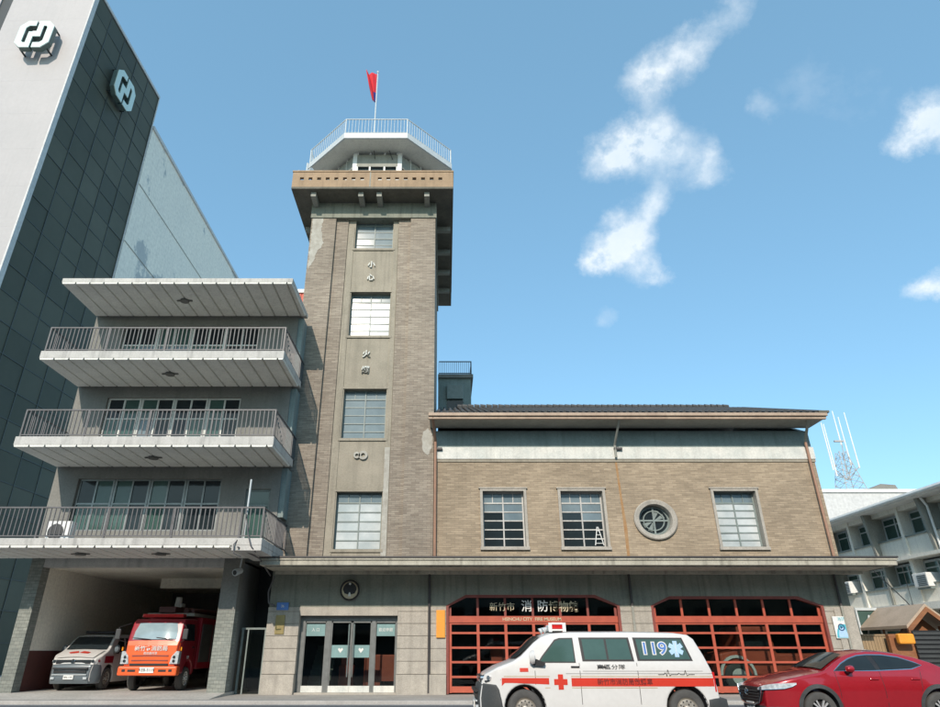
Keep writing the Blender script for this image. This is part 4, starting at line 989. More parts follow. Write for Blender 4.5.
def logo(origin, ux, nrm, size_w, size_h, depth, name):
    r = thing(name, {0: 'large silver interlocked emblem on the pale front of the bank tower', 1: 'silver interlocked emblem on the dark glass side of the bank tower'}[0 if ux.x > .5 else 1], 'logo', origin, 'emblems high on the bank tower')
    t = 1.35
    P1 = [(4.6,10),(2,10),(0,8),(0,1.8),(1.8,0),(4.7,0),(4.7,5.9),(3.1,5.9),(3.1,1.8),(2.4,1.8),(1.9,2.3),(1.9,7.4),(2.7,8.2),(4.6,8.2)]
    P2 = [(10-x, 10-y) for x, y in P1]
    bars = [[(3,4.35),(6.9,4.35),(6.9,5.65),(3,5.65)]]
    def W_(p, dd, dx=0): v = Vector(origin)+Vector(ux)*((p[0]-5)/10*size_w)+Vector((0, 0, 1))*((p[1]-5)/10*size_h)+Vector(nrm)*dd; return v
    front = MB(); side = MB()
    for k, P in enumerate([P1, P2, [(4.72,4.1),(5.28,4.1),(5.28,5.9),(4.72,5.9)]]):
        if k == 1: P = [(p[0]+.0, p[1]) for p in P]
        n = len(P)
        side.add([W_(p, depth-.42) for p in P]+[W_(p, depth) for p in P], [(i, (i+1) % n, n+(i+1) % n, n+i) for i in range(n)]+[list(range(n))])
        front.add([W_(p, depth+.002) for p in P]+[W_(p, depth+.08) for p in P], [list(range(n)), list(range(n, 2*n))]+[(i, (i+1) % n, n+(i+1) % n, n+i) for i in range(n)])
    side.build('casing', 'logoside', r); front.build('face', 'logo', r)
    s = MB()
    for p in ((1,9),(9,1),(1,1),(9,9)): s.cyl(W_(p, 0), W_(p, depth-.4), .08, 6)
    s.build('bracket', 'mull', r)
yy = 39.0
x, z = at(43, 37, yy); logo((x+.45, 38.75+(abs(x)-32)*.03, z-1.4), Vector((1, .0, 0)), Vector((0, -1, 0)), 2.9, 3.2, 1.2, 'building_logo')
# on the glass side: ratio x/y at px 116, height from the photo
u_ = CY-91; rat = (116-CX)/(F*cp-u_*sp_); yl = 31.8/abs(rat); zl = (F*sp_+u_*cp)/(F*cp-u_*sp_)*yl+HC
logo((-31.75, yl, zl), Vector((dv.x, dv.y, 0)), Vector((nv.x, nv.y, 0)), 3.2, 3.3, .8, 'building_logo')
# white block behind the bank
wb = thing('white_block', 'long white rendered block with grey stains behind the bank tower', 'building', (-35, 70, 0))
def stain(name):
    m = mat(name, (.90,.83,.72), (.84,.78,.69), .2, .85, dirt=.1)
    t = m.node_tree; n = t.nodes; l = t.links; b = n['Principled BSDF']
    src = b.inputs['Base Color'].links[0].from_socket
    co = n.new('ShaderNodeTexCoord'); ns = n.new('ShaderNodeTexNoise'); ns.inputs['Scale'].default_value = .09; ns.inputs['Detail'].default_value = 8; ns.inputs['Roughness'].default_value = .62
    l.new(co.outputs['Object'], ns.inputs['Vector'])
    mr = n.new('ShaderNodeMapRange'); mr.inputs['From Min'].default_value = .565; mr.inputs['From Max'].default_value = .59; mr.inputs['To Max'].default_value = .75
    l.new(ns.outputs['Fac'], mr.inputs['Value'])
    mi = n.new('ShaderNodeMix'); mi.data_type = 'RGBA'; l.new(mr.outputs[0], mi.inputs['Factor']); l.new(src, mi.inputs[6]); mi.inputs[7].default_value = (.36,.39,.41,1)
    l.new(mi.outputs[2], b.inputs['Base Color']); return m
s = MB(); s.box(-48, -31.45, 51.55, 110, 0, 52.4); s.build('wall', stain('stained_render'), wb)
s = MB()
for z in (10, 17, 24, 31, 38, 45): s.box(-31.449, -31.40, 51.6, 110, z, z+.06)
s.build('wall_joint', 'soffit', wb)
MB().box(-48.1, -31.3, 51.5, 110.1, 52.401, 52.8).build('coping', 'bwall', wb)

# ------------------------------------------------------------------ office building on the right
of = thing('office_building', 'pale grey office wing with deep window bays and columns, across the lane at the right', 'building', (30, 36, 0))
FX = 25.6; y0, y1 = 24.0, 44.5; bs = 2.4
cols_y = [y0+.3+bs*k for k in range(9)]
rowsz = [(7.35, 8.7), (4.85, 6.05), (.3, 3.2)]
s = MB(); s.box(FX+.9, 36, y0, y1, 0, 8.9); s.build('core', 'stationwall', of)
s = MB()
for (za, zb_) in ((6.3,7.3), (3.9,4.8)): s.box(FX, FX+.9, y0, y1, za, zb_)
s.build('spandrel', 'officewall', of)
s = MB()
for z in (7.3, 4.8): s.box(FX-.08, FX+.9, y0, y1, z+.001, z+.06)
s.build('sill', 'frame', of)
s = MB(); s.box(FX-.35, FX+.9, y0-.02, y1, 6.12, 6.299); s.box(FX-.5, FX+.9, y0-.02, y1, 3.55, 3.899); s.build('floor_slab', 'officewall', of)
s = MB(); s.box(FX-.05, FX+.9, y0, y1, 8.70, 8.95); s.build('top_beam', 'officewall', of)
s = MB(); s.prism([(FX-.9,8.95),(36,8.951),(36,9.6),(FX-.9,9.25)], 'y', y0-.3, y1+.2); s.build('roof', 'white', of)
s = MB(); s.cyl((FX-.95,y0-.3,9.1),(FX-.95,y1+.2,9.1), .11, 8); s.build('gutter', 'white', of)
for k, yc in enumerate(cols_y):
    m = 'officewall' if k % 2 else 'soffit'
    s = MB(); s.prism([(FX-.28,6.3),(FX+.9,6.3),(FX+.9,8.95),(FX-.55,8.95)] if k % 2 == 0 else [(FX-.1,6.3),(FX+.9,6.3),(FX+.9,8.95),(FX-.1,8.95)], 'y', yc-.11, yc+.11)
    s.box(FX-.1, FX+.899, yc-.1, yc+.1, 0, 6.12)
    s.build('column', m, of)
for (za, zb_) in rowsz[:2]:
    for k in range(8):
        a, b = cols_y[k]+.11, cols_y[k+1]-.11
        fr = MB(); X = FX+.5
        fr.box(X, X+.07, a, b, za+.06, za+.16); fr.box(X, X+.07, a, b, zb_-.14, zb_-.02); m_ = a+(b-a)*.5
        for yy_ in (a, m_-.04, b-.09): fr.box(X-.003, X+.067, yy_, yy_+.09, za+.16, zb_-.14)
        zz = za+(zb_-za)*.66; fr.box(X+.01, X+.06, a+.09, b-.09, zz-.035, zz+.035)
        f = fr.build('window', 'whiterail', of)
        MB().box(X+.03, X+.04, a, b, za+.1, zb_-.1).build('pane', 'pgreen', f)
s = MB(); s.box(FX+.6, FX+.89, y0, y1, 0, 3.55); s.build('ground_floor_wall', 'pgreen', of)
for px, py, lab in ((848,588,'leftmost white window air conditioner on the lower storey of the office wing'), (924,580,'right white window air conditioner on the lower storey of the office wing')):
    u = CY-py; fw = F*cp-u*sp_; yq = (FX-.15)/((px-CX)/fw); zq = (F*sp_+u*cp)/fw*yq+HC
    a = thing('window_air_conditioner', lab, 'air conditioner', (FX+.1, yq, zq-.3), 'window air conditioners on the office wing')
    MB().box(FX-.35, FX+.45, yq-.55, yq+.55, zq-.35, zq+.35).build('casing', 'white', a, bevel=.03)
    s = MB()
    for k in range(7): s.box(FX-.37, FX-.352, yq-.48, yq+.2, zq-.28+k*.08, zq-.25+k*.08)
    s.build('louvre', 'vangrey', a)
    s = MB(); s.box(FX-.25, FX+.4, yq-.5, yq+.5, zq-.45, zq-.353); s.build('shelf', 'frame', a)
s = MB(); s.tube([(FX-.6,33.5,9.0),(FX-.25,33.6,8.5),(FX-.2,33.6,6.3)], .06); s.build('downpipe', 'white', of)
s = MB(); s.tube([(FX-.45,39.5,6.2),(FX-.6,36.8,4.0),(FX-.55,35.9,2.9)], .025); s.tube([(FX-.5,36.5,5.9),(FX-.52,36.5,3.0)], .015); s.build('hanging_cable', 'black', of)
# far white building + mast
fw_ = thing('far_white_building', 'plain white block with flat top far behind the museum\'s right end', 'building', (34, 66, 0))
Yq = 60; zt_ = AZ(492.5, Yq)
MB().box(16, AX(903,490,Yq)+4, Yq, Yq+14, 0, zt_).build('wall', 'bwall', fw_)
MB().box(16-.1, AX(903,490,Yq)+4.1, Yq-.15, Yq+14, zt_+.001, zt_+.3).build('coping', 'white', fw_)
MB().prism([(AX(869,490,Yq), zt_+.3), (AX(903,490,Yq), zt_+.3), (AX(900,488,Yq), zt_+.85), (AX(885,487,Yq), zt_+.95)], 'y', Yq+.5, Yq+5).build('rooftop_hut', 'stationwall', fw_)
mt = thing('antenna_mast', 'steel lattice mast with long white whip aerials above the far white building', 'antenna', (AX(847,470,62), 62, zt_))
s = MB(); xm_ = AX(848, 480, 62); zb0, zt0 = zt_-.1, AZ(452, 62)
def leg(x, y, k): return (xm_+(x*(1-k*.7)), 62+y*(1-k*.7), zb0+(zt0-zb0)*k)
cs = ((-1.1,-1.1),(1.1,-1.1),(1.1,1.1),(-1.1,1.1))
for c in cs: s.cyl(leg(*c, 0), leg(*c, 1), .035, 5)
for k in range(7):
    for i in range(4): s.cyl(leg(*cs[i], k/7), leg(*cs[(i+1) % 4], (k+1)/7), .018, 4); s.cyl(leg(*cs[i], k/7), leg(*cs[(i+1) % 4], k/7), .018, 4); s.cyl(leg(*cs[(i+1) % 4], k/7), leg(*cs[i], (k+1)/7), .018, 4)
s.build('lattice', 'mast', mt)
for (pa, ya, pb, yb_) in ((819.4,422.6,835,470),(823,424,837.5,476),(831.5,411,842,445),(837.5,417,852,466),(844.5,412.5,859,468)):
    za, zb_ = AZ(ya, 62), AZ(yb_, 62); x = (AX(pa, ya, 62)+AX(pb, yb_, 62))/2
    MB().cyl((x,62,zb_), (x,62,za), .07, 6, .045).build('whip_aerial', 'white', mt)
s = MB(); z5 = AZ(474, 62)
for (pb, yb_) in ((835,470),(837.5,476),(842,445),(852,466),(859,468)): s.cyl((xm_,62,z5-.6), (AX(pb,yb_,62),62,AZ(yb_,62)+.1), .04, 5)
s.box(AX(838,441,62)-.4, AX(838,441,62)+.5, 61.9, 62.1, AZ(442,62), AZ(440.5,62))
s.build('aerial_arm', 'mast', mt)

# ------------------------------------------------------------------ unseen row added behind the camera for panes and paint to mirror
ro = thing('added_shop_row', 'added dull brown row of shop houses, unseen across the road, mirrored in the museum windows', 'building', (0, -20, 0))
for k, (xa, xb, hh) in enumerate(((-48,-30,13.5),(-30,-16,16),(-16,-4,14.5),(-4,9,16.5),(9,22,15),(22,36,16),(36,52,13))):
    s = MB(); s.box(xa+.01, xb-.01, -28, -17-.3*(k % 2), 0, hh); w_ = s.build('wall', ['stucco', 'bodybrick', 'stationwall', 'soffit'][k % 4], ro)
    s = MB(); x = xa+1.2
    while x+1.9 < xb-.6:
        for z in range(1, int(hh//3.2)): s.box(x, x+1.9, -17-.3*(k % 2), -16.94-.3*(k % 2), z*3.2+1.0, z*3.2+2.5)
        x += 2.9
    s.build('window', 'pdark', w_, split=False)
    MB().box(xa+.3, xb-.3, -17-.3*(k % 2), -15.6, 3.1, 3.5).build('awning', 'fascia', w_)
# ------------------------------------------------------------------ timber pavilion, fences at the right
tp = thing('timber_pavilion', 'brown timber pavilion with a tan gabled roof behind the red car', 'pavilion', (21.3, 31, 0))
ax_, az_ = at(920.4, 607, 29); lx_, lz_ = at(902.7, 628.5, 29); rx_ = 2*ax_-lx_; yb0, yb1 = 29.0, 33.5
for sx, (ex) in ((-1, lx_), (1, rx_)):
    s = MB(); s.prism([(ax_, az_+.12), (ax_, az_), (ex, lz_), (ex, lz_+.12)], 'y', yb0-.3, yb1); s.build('roof_slope', 'awn', tp)
    s = MB(); s.prism([(ax_, az_-.003), (ax_, az_-.2), (ex+(-sx)*.02, lz_-.2), (ex, lz_-.003)], 'y', yb0-.35, yb0-.25); s.build('barge_board', 'wood', tp)
s = MB(); s.prism([(ax_, az_-.2), (lx_+.1, lz_-.19), (rx_-.1, lz_-.19)], 'y', yb0+.5, yb0+.56); s.build('gable_board', 'wood', tp)
s = MB()
for x in (lx_+.25, rx_-.25):
    for y in (yb0+.2, yb1-.3): s.box(x-.08, x+.08, y-.08, y+.08, 0, lz_+.1)
s.build('post', 'wood', tp)
lw = thing('louvre_screen', 'dark horizontal slat screen below the timber pavilion roof', 'screen', (21, 28.6, 0))
s = MB(); xa, xb = AX(915,640,28.4), AX(960,640,28.4)
for k in range(13): s.box(xa, xb, 28.4, 28.44, .15+k*.17, .25+k*.17)
s.build('slats', 'vangrey', lw); MB().box(xa, xb, 28.45, 28.5, 0, 2.35).build('backing', 'black', lw)
fe = thing('timber_fence', 'upright pale board fence between the museum corner and the pavilion', 'fence', (18, 29, 0))
s = MB(); xa, xb = AX(862,640,29), AX(892,640,29); z = AZ(635.8,29); x = xa
while x < xb: s.box(x, x+.11, 29.0, 29.03, .1, z); x += .125
s.build('boards', 'palewood', fe)
s = MB(); s.box(xa, xb, 28.96, 28.998, z-.001, z+.06); s.box(xb-.03, xb+.08, 28.95, 29.05, 0, z-.002); s.build('rail', 'palewood', fe)
og = box('orange_box', 'orangesign', None, AX(897.5,638,28.2), AX(913.5,638,28.2), 28.1, 28.35, AZ(644,28.2), AZ(633.5,28.2), bevel=.06); tag(og, 'bright orange box mounted left of the dark slat screen', 'box')
s = MB(); s.box(AX(890,645,28.6), AX(915,645,28.6), 28.55, 28.75, 0, AZ(634,28.6)); tag(s.build('timber_counter', 'wood', None), 'dark brown timber counter under the orange box', 'counter')
gp = thing('glazed_porch', 'small glazed porch with white bars right of the museum corner pier', 'porch', (19, 32.0, 0))
xa, xb = AX(857,620,32), AX(879,620,32)
s = MB(); s.box(xa, xb, 32, 32.05, 0, 3.3); s.build('glazing', 'pgreen', gp)
s = MB(); s.box(xa, xa+.08, 31.95, 32, 0, 3.3); s.box(xb-.08, xb, 31.95, 32, 0, 3.3); s.box(xa, xb, 31.94, 31.995, 3.3, 3.42); s.prism([(xa+.2,1.9),(xa+.27,1.9),(xb-.4,3.1),(xb-.47,3.1)], 'y', 31.96, 31.99); s.box(xa+.08, xb-.08, 31.95, 31.99, 2.0, 2.06); s.build('frame', 'whiterail', gp)

# ------------------------------------------------------------------ vehicles
def boundary_loop(bm):
    be = [e for e in bm.edges if len(e.link_faces) == 1]
    nxt = {}
    f_or = {}
    for e in be:
        f = e.link_faces[0]
        for l in f.loops:
            if l.edge == e: nxt[l.vert.index] = l.link_loop_next.vert.index
    st_ = next(iter(nxt)); loop = [st_]; c = nxt[st_]
    while c != st_ and len(loop) < 5000: loop.append(c); c = nxt[c]
    return loop
def cutmesh(poly, step):
    bm = bmesh.new(); vs = [bm.verts.new((x, 0, z)) for x, z in poly]; bm.faces.new(vs)
    xs_ = [p[0] for p in poly]; zs_ = [p[1] for p in poly]
    for lo, hi, no in ((min(xs_), max(xs_), (1, 0, 0)), (min(zs_), max(zs_), (0, 0, 1))):
        k = math.ceil(lo/step+1e-4)
        while k*step < hi-1e-4:
            co = (k*step, 0, 0) if no[0] else (0, 0, k*step)
            bmesh.ops.bisect_plane(bm, geom=bm.verts[:]+bm.edges[:]+bm.faces[:], plane_co=co, plane_no=no); k += 1
    bmesh.ops.remove_doubles(bm, verts=bm.verts, dist=.0005)
    bm.verts.index_update(); bm.verts.ensure_lookup_table()
    return bm
def area(p): return sum(p[i][0]*p[(i+1) % len(p)][1]-p[(i+1) % len(p)][0]*p[i][1] for i in range(len(p)))/2
def shell(name, outline, wf, m, parent, r=.05, step=.13, crown=.0):
    """closed car-body surface: side outline (x,z), half width wf(x,z), rounded edges of radius r"""
    if area(outline) < 0: outline = outline[::-1]
    n = len(outline); ins = []
    for i in range(n):
        a, b, c = Vector(outline[i-1]), Vector(outline[i]), Vector(outline[(i+1) % n])
        d1 = (b-a).normalized(); d2 = (c-b).normalized(); n1 = Vector((-d1.y, d1.x)); n2 = Vector((-d2.y, d2.x)); nn = (n1+n2)
        nn = nn.normalized() if nn.length > .2 else n1
        ins.append((b.x+nn.x*r, b.y+nn.y*r))
    bm = cutmesh(ins, step); loop = boundary_loop(bm)
    pts = [(v.co.x, v.co.z) for v in bm.verts]; faces = [[v.index for v in f.verts] for f in bm.faces]; bm.free()
    mb = MB()
    mb.add([(x, -wf(x, z), z) for x, z in pts], faces); mb.add([(x, wf(x, z), z) for x, z in pts], [f[::-1] for f in faces])
    lp = [pts[i] for i in loop]
    if area(lp) < 0: lp = lp[::-1]
    k = len(lp); nrm = []
    for i in range(k):
        a, b, c = Vector(lp[i-1]), Vector(lp[i]), Vector(lp[(i+1) % k]); d1 = (b-a).normalized(); d2 = (c-b).normalized(); nn = Vector((d1.y, -d1.x))+Vector((d2.y, -d2.x))
        nrm.append(nn.normalized() if nn.length > .2 else Vector((d1.y, -d1.x)))
    rows_ = []
    for q in range(5):
        th = q*PI/8; o = r*math.sin(th); inn = r*(1-math.cos(th)); rows_.append([(lp[i][0]+nrm[i].x*o, -(wf(*lp[i])-inn), lp[i][1]+nrm[i].y*o) for i in range(k)])
    mid = []
    for s_ in (-.6, -.2, .2, .6):
        mid.append([(lp[i][0]+nrm[i].x*r+min(0, nrm[i].x)*crown*(1-s_*s_), (wf(*lp[i])-r)*s_, lp[i][1]+nrm[i].y*r+max(0, nrm[i].y)*crown*(1-s_*s_)) for i in range(k)])
    rows_ = rows_+mid+[[(x, -y, z) for x, y, z in rw_] for rw_ in rows_[::-1]]
    vs = [p for rw_ in rows_ for p in rw_]; R_ = len(rows_)
    mb.add(vs, [(q*k+i, q*k+(i+1) % k, (q+1)*k+(i+1) % k, (q+1)*k+i) for q in range(R_-1) for i in range(k)])
    ob = mb.build(name, m, parent)
    bm = bmesh.new(); bm.from_mesh(ob.data); bmesh.ops.remove_doubles(bm, verts=bm.verts, dist=.0008); bmesh.ops.recalc_face_normals(bm, faces=bm.faces); bm.to_mesh(ob.data); bm.free()
    ob.data.polygons.foreach_set('use_smooth', [True]*len(ob.data.polygons)); ob.data.set_sharp_from_angle(angle=math.radians(50))
    return ob
def sidepanel(name, poly, wf, off, m, parent, both=True, step=.13, th=.02):
    first = None
    for sgn in ((-1, 1) if both else (-1,)):
        mb = MB()
        bm = cutmesh(poly, step); loop = boundary_loop(bm); pts = [(v.co.x, v.co.z) for v in bm.verts]; faces = [[v.index for v in f.verts] for f in bm.faces]; bm.free()
        mb.add([(x, sgn*(wf(x, z)+off), z) for x, z in pts], faces)
        k = len(loop); lp = [pts[i] for i in loop]
        mb.add([(x, sgn*(wf(x, z)+off), z) for x, z in lp]+[(x, sgn*(wf(x, z)+off-th), z) for x, z in lp], [(i, (i+1) % k, k+(i+1) % k, k+i) for i in range(k)])
        o = mb.build(name, m, parent); first = first or o
    return first
def arc(cx, cz, r, a0, a1, n=12): return [(cx+r*math.cos(math.radians(a0+(a1-a0)*i/n)), cz+r*math.sin(math.radians(a0+(a1-a0)*i/n))) for i in range(n+1)]
def wheel(parent, x, yout, z, r, w, kind='steel', sgn=-1):
    """yout: outer face position (signed)"""
    s_ = sgn; s = MB()
    s.lathe([(r*.60,0),(r*.66,s_*.012),(r*.9,s_*.012),(r*.97,-s_*.02),(r,-s_*.05),(r,-s_*(w-.05)),(r*.95,-s_*w),(r*.55,-s_*w)], (x, yout, z), 40)
    t = s.build('wheel', 'tyre', parent, smooth=True)
    if kind == 'steel':
        s = MB(); s.lathe([(r*.62,s_*.004),(r*.58,-s_*.03),(r*.52,-s_*.05),(r*.47,-s_*.02),(r*.36,-s_*.01),(r*.22,-s_*.03),(r*.18,s_*.01),(r*.12,s_*.02),(.001,s_*.02)], (x, yout, z), 36); s.build('rim', 'hub', t, smooth=True)
        s = MB()
        for k in range(12): a = 2*PI*k/12; s.cyl((x+r*.42*math.cos(a),yout+s_*.0,z+r*.42*math.sin(a)), (x+r*.42*math.cos(a),yout-s_*.03,z+r*.42*math.sin(a)), r*.04, 8)
        for k in range(5): a = 2*PI*k/5; s.cyl((x+r*.27*math.cos(a),yout+s_*.012,z+r*.27*math.sin(a)), (x+r*.27*math.cos(a),yout-s_*.03,z+r*.27*math.sin(a)), r*.03, 6)
        s.build('hub_hole', 'black', t)
    else:
        s = MB(); s.lathe([(r*.66,s_*.006),(r*.62,s_*.0),(r*.60,-s_*.03),(r*.60,-s_*.1)], (x, yout, z), 40)
        for k in range(10):
            a = 2*PI*k/10+(.10 if k % 2 else -.10); c_, q_ = math.cos(a), math.sin(a); px_, pz_ = -q_, c_
            i0, i1 = r*.10, r*.63; w0, w1 = r*.035, r*.05
            v = [(x+c_*i0+px_*w0, z+q_*i0+pz_*w0), (x+c_*i0-px_*w0, z+q_*i0-pz_*w0), (x+c_*i1-px_*w1, z+q_*i1-pz_*w1), (x+c_*i1+px_*w1, z+q_*i1+pz_*w1)]
            s.prism(v, 'y', yout-s_*.01-.0005*k, yout-s_*.05)
        s.lathe([(r*.16,-s_*.0),(r*.14,s_*.006),(.001,s_*.006)], (x, yout, z), 20)
        s.build('rim', 'alloy', t, smooth=True)
        s = MB(); s.lathe([(r*.61,-s_*.09),(.001,-s_*.09)], (x, yout, z), 32); s.build('brake_disc', 'black', t)
    return t
def lerp(a, b, t): t = max(0, min(1, t)); t = t*t*(3-2*t); return a+(b-a)*t
def lin(a, b, t): t = max(0, min(1, t)); return a+(b-a)*t

def make_van(name, label, cat, body_m, group=None, ambulance=True, L_=5.48):
    h = L_/2; k_ = L_/5.6
    root = thing(name, label, cat, (0, 0, 0), group)
    def X(x): return x*k_-h
    def wf(x, z):
        x = (x+h)/k_
        w = .955-.0*z
        if z > 1.2: w = lin(.955, .80, (z-1.2)/.75)
        if z > 1.8: w -= (z-1.8)**2*1.5
        if z < .45: w -= .03*(.45-z)/.2
        w -= .24*(max(0, .55-x)/.55)**2.2+.07*(max(0, x-5.2)/.4)**2
        return max(w, .3)
    fa, ra, ar = 1.025, 4.743, .47
    out_ = [(.06,.28),(-.0,.40),(-.01,.62),(.03,.86),(.05,.98),(.12,1.10),(.42,1.25),(.78,1.37),(.98,1.48),(1.30,1.76),(1.50,1.89),(1.72,1.955),(2.2,1.985),(3.6,1.99),(4.7,1.97),(5.02,1.93),(5.14,1.84),(5.30,1.50),(5.43,1.15),(5.50,.85),(5.53,.55),(5.50,.32)]
    out_ += [(ra+ar,.28)]+arc(ra, .42, ar, -5, 185, 14)[0:]+[(ra-ar,.26)]
    out_ += [(fa+ar,.26)]+arc(fa, .42, ar, -5, 185, 14)+[(fa-ar,.28)]
    body = shell('body', [(X(x), z) for x, z in out_], wf, body_m, root, r=.045, step=.12, crown=.035)
    G = 'pgreen' if ambulance else 'pdark'
    def pan(nm, pts, off, m, par=None, **kw): return sidepanel(nm, [(X(x), z) for x, z in pts], wf, off, m, par or root, **kw)
    w1 = [(1.36,1.34),(1.46,1.47),(1.80,1.83),(1.92,1.865),(2.24,1.87),(2.26,1.34)]
    pan('front_window', w1, .006, 'black'); 
    def shrink(p, d):
        cx_ = sum(q[0] for q in p)/len(p); cz_ = sum(q[1] for q in p)/len(p)
        return [(x+(d if x < cx_ else -d), z+(d if z < cz_ else -d)) for x, z in p]
    pan('front_window_glass', [(1.42,1.365),(1.50,1.47),(1.82,1.80),(1.94,1.835),(2.215,1.84),(2.23,1.365)], .010, G)
    w2 = [(2.42,1.37),(2.38,1.875),(3.58,1.875),(3.64,1.37)]; f2 = pan('side_window', w2, .006, 'black')
    pan('glass', [(2.48,1.41),(2.45,1.84),(2.98,1.84),(3.0,1.41)], .010, G, f2); pan('glass', [(3.05,1.41),(3.03,1.84),(3.53,1.84),(3.585,1.41)], .010, G, f2)
    w3 = [(3.72,1.38),(3.68,1.875),(4.86,1.87),(5.02,1.38)]; f3 = pan('rear_side_window', w3, .006, 'black')
    pan('glass', [(3.78,1.415),(3.745,1.84),(4.83,1.835),(4.96,1.415)], .010, G, f3)
    # windscreen
    s = MB(); ws_ = []
    for (x, z, yv) in ((.84,1.405,.80),(1.08,1.575,.78),(1.33,1.79,.74),(1.46,1.872,.70)):
        for f_ in (-1, -.6, -.2, .2, .6, 1): ws_.append((X(x)-.045+.05*f_*f_-(.02 if abs(f_) < .9 else 0), yv*f_, z+.035+.012*(1-f_*f_)))
    s.add(ws_, [(r_*6+i, r_*6+i+1, (r_+1)*6+i+1, (r_+1)*6+i) for r_ in range(3) for i in range(5)]); o = s.build('windscreen', 'pdark' , root, smooth=True)
    # lower cladding, bumpers
    bl = [(.04,.25),(-.01,.40),(-.02,.62),(.02,.86),(.08,.95),(.30,.90),(.48,.86)]+arc(fa, .42, ar+.02, 115, 190, 6)[0:]+[(fa-ar-.02,.25)]
    if ambulance: bl = [(.05,.25),(-.02,.40),(-.02,.62),(.01,.88),(.1,.93),(.40,.90),(.47,.80),(.52,.60),(.55,.42),(.54,.25)]
    else: bl = [(.05,.25),(-.02,.40),(-.02,.62),(.01,.88),(.1,.93),(.40,.90),(.47,.80),(.52,.60),(.55,.42),(.54,.25)]
    def wb_(x, z): return wf(x, z)+.012
    shell('front_bumper', [(X(x)-.02, z) for x, z in bl], wb_, 'vangrey' if ambulance else 'slate', root, r=.04, step=.12, crown=.05)
    rb = [(5.24,.34),(5.24,.60),(5.55,.64),(5.70,.60),(5.71,.42),(5.62,.34)]
    shell('rear_bumper', [(X(x), z) for x, z in rb], wb_, 'vangrey' if ambulance else 'slate', root, r=.03, step=.12)
    # headlights, grille, plate
    for sg in (-1, 1):
        s = MB(); pts = [(.08,.95,.70),(.085,1.08,.70),(.20,1.115,.84),(.50,1.11,.94),(.50,.99,.955),(.15,.94,.86)]
        vs = [(X(p[0])-.02, sg*min(p[2], wf(X(p[0]), p[1])+.014), p[1]) for p in pts]; vs2 = [(v[0]+.06, v[1]*.9, v[2]) for v in vs]
        s.add(vs+vs2, [tuple(range(6)), tuple(range(6, 12))]+[(i, (i+1) % 6, 6+(i+1) % 6, 6+i) for i in range(6)]); hl = s.build('headlight', 'black' if ambulance else 'lampglass', root)
        s = MB(); s.cyl((X(.10),sg*.74,1.02),(X(.02),sg*.74,1.02), .055, 14); s.cyl((X(.24),sg*.86,1.03),(X(.19),sg*.915,1.03), .05, 14); s.build('lamp', 'chrome', hl)
        s = MB(); s.box(X(-.10), X(-.02), sg*.62-.07, sg*.62+.07, .40, .48); s.build('fog_lamp', 'lampglass', root)
    s = MB(); 
    for z in (.99, 1.04): s.box(X(.0), X(.1), -.68, .68, z-.012, z+.012)
    s.build('grille_bar', 'chrome', root)
    s = MB(); s.box(X(-.11), X(-.06), -.66, .66, .545, .57); s.build('bumper_line', 'whiterail', root)
    s = MB(); s.box(X(.02), X(.09), -.66, .66, .93, 1.075); s.build('grille', 'black', root)
    s = MB(); s.box(X(-.10), X(.02), -.62, .62, .62, .70); s.box(X(-.145), X(.02), -.66, .66, .745, .80); s.build('air_intake', 'black', root)
    s = MB(); s.lathe([(.085,-.0),(.07,-.01),(.001,-.01)], (0, 0, 0), 20)
    me_pts = [(X(-.02)+0.0+v[1], v[0], v[2]+1.015) for v in s.v]; s.v = me_pts; s.build('badge', 'chrome', root)
    s = MB(); s.box(X(-.13), X(-.10), -.19, .19, .40, .54); pl = s.build('number_plate', 'white', root)
    text('RBA-1191' if ambulance else 'BHL-1192', .075, 'textblack', pl, (X(-.135), 0, .47), rot=(PI/2, 0, -PI/2), ext=.002, name='plate_number')
    for x in (fa, ra):
        for sg in (-1, 1): wheel(root, X(x), sg*.93, .40, .40, .22, 'steel', sg)
    # wheel-arch liner and trim
    for x in (fa, ra):
        s = MB(); pa = arc(X(x), .42, ar+.005, -20, 200, 18); pb = arc(X(x), .42, ar-.05, -20, 200, 18)
        for sg in (-1, 1):
            n_ = len(pa); s.add([(p[0], sg*(wf(p[0], p[1])-.005), p[1]) for p in pa]+[(p[0], sg*.80, p[1]) for p in pb], [(i, i+1, n_+i+1, n_+i) for i in range(n_-1)])
        s.build('wheel_arch', 'black', root)
    # mirrors
    for sg in (-1, 1):
        s = MB(); x0 = X(1.22); s.lathe([(.001,-.07),(.09,-.06),(.13,0),(.12,.05),(.001,.06)], (0, 0, 0), 14)
        s.v = [(x0+v[1]*1.0, sg*(1.06+v[0]*.9), 1.46+v[2]*1.15) for v in s.v]; mr_ = s.build('mirror', 'vanwhite' if ambulance else 'slate', root, smooth=True)
        s = MB(); s.prism([(x0+.0,1.30),(x0+.28,1.28),(x0+.3,1.34),(x0+.1,1.42)], 'y', sg*.93, sg*1.04); s.build('mirror_arm', 'black', mr_)
    # handles and shut lines
    s = MB(); 
    for x in (2.13, 2.75):
        y = wf(X(x), 1.25)+.03; s.box(X(x), X(x)+.2, -y, -y+.03, 1.24, 1.275)
    s.build('door_handle', 'black', root, bevel=.01)
    for xl in (1.28, 2.33, 3.68):
        pts = [(xl,.36 if xl > 1.5 else .9),(xl+.012,.36 if xl > 1.5 else .9),(xl+.012,1.34),(xl,1.34)]
        pan('door_gap', pts, .0015, 'black', th=.004)
    pan('side_rail', [(2.40,1.165),(2.40,1.173),(5.2,1.173),(5.2,1.165)], .003, 'railing', th=.004)
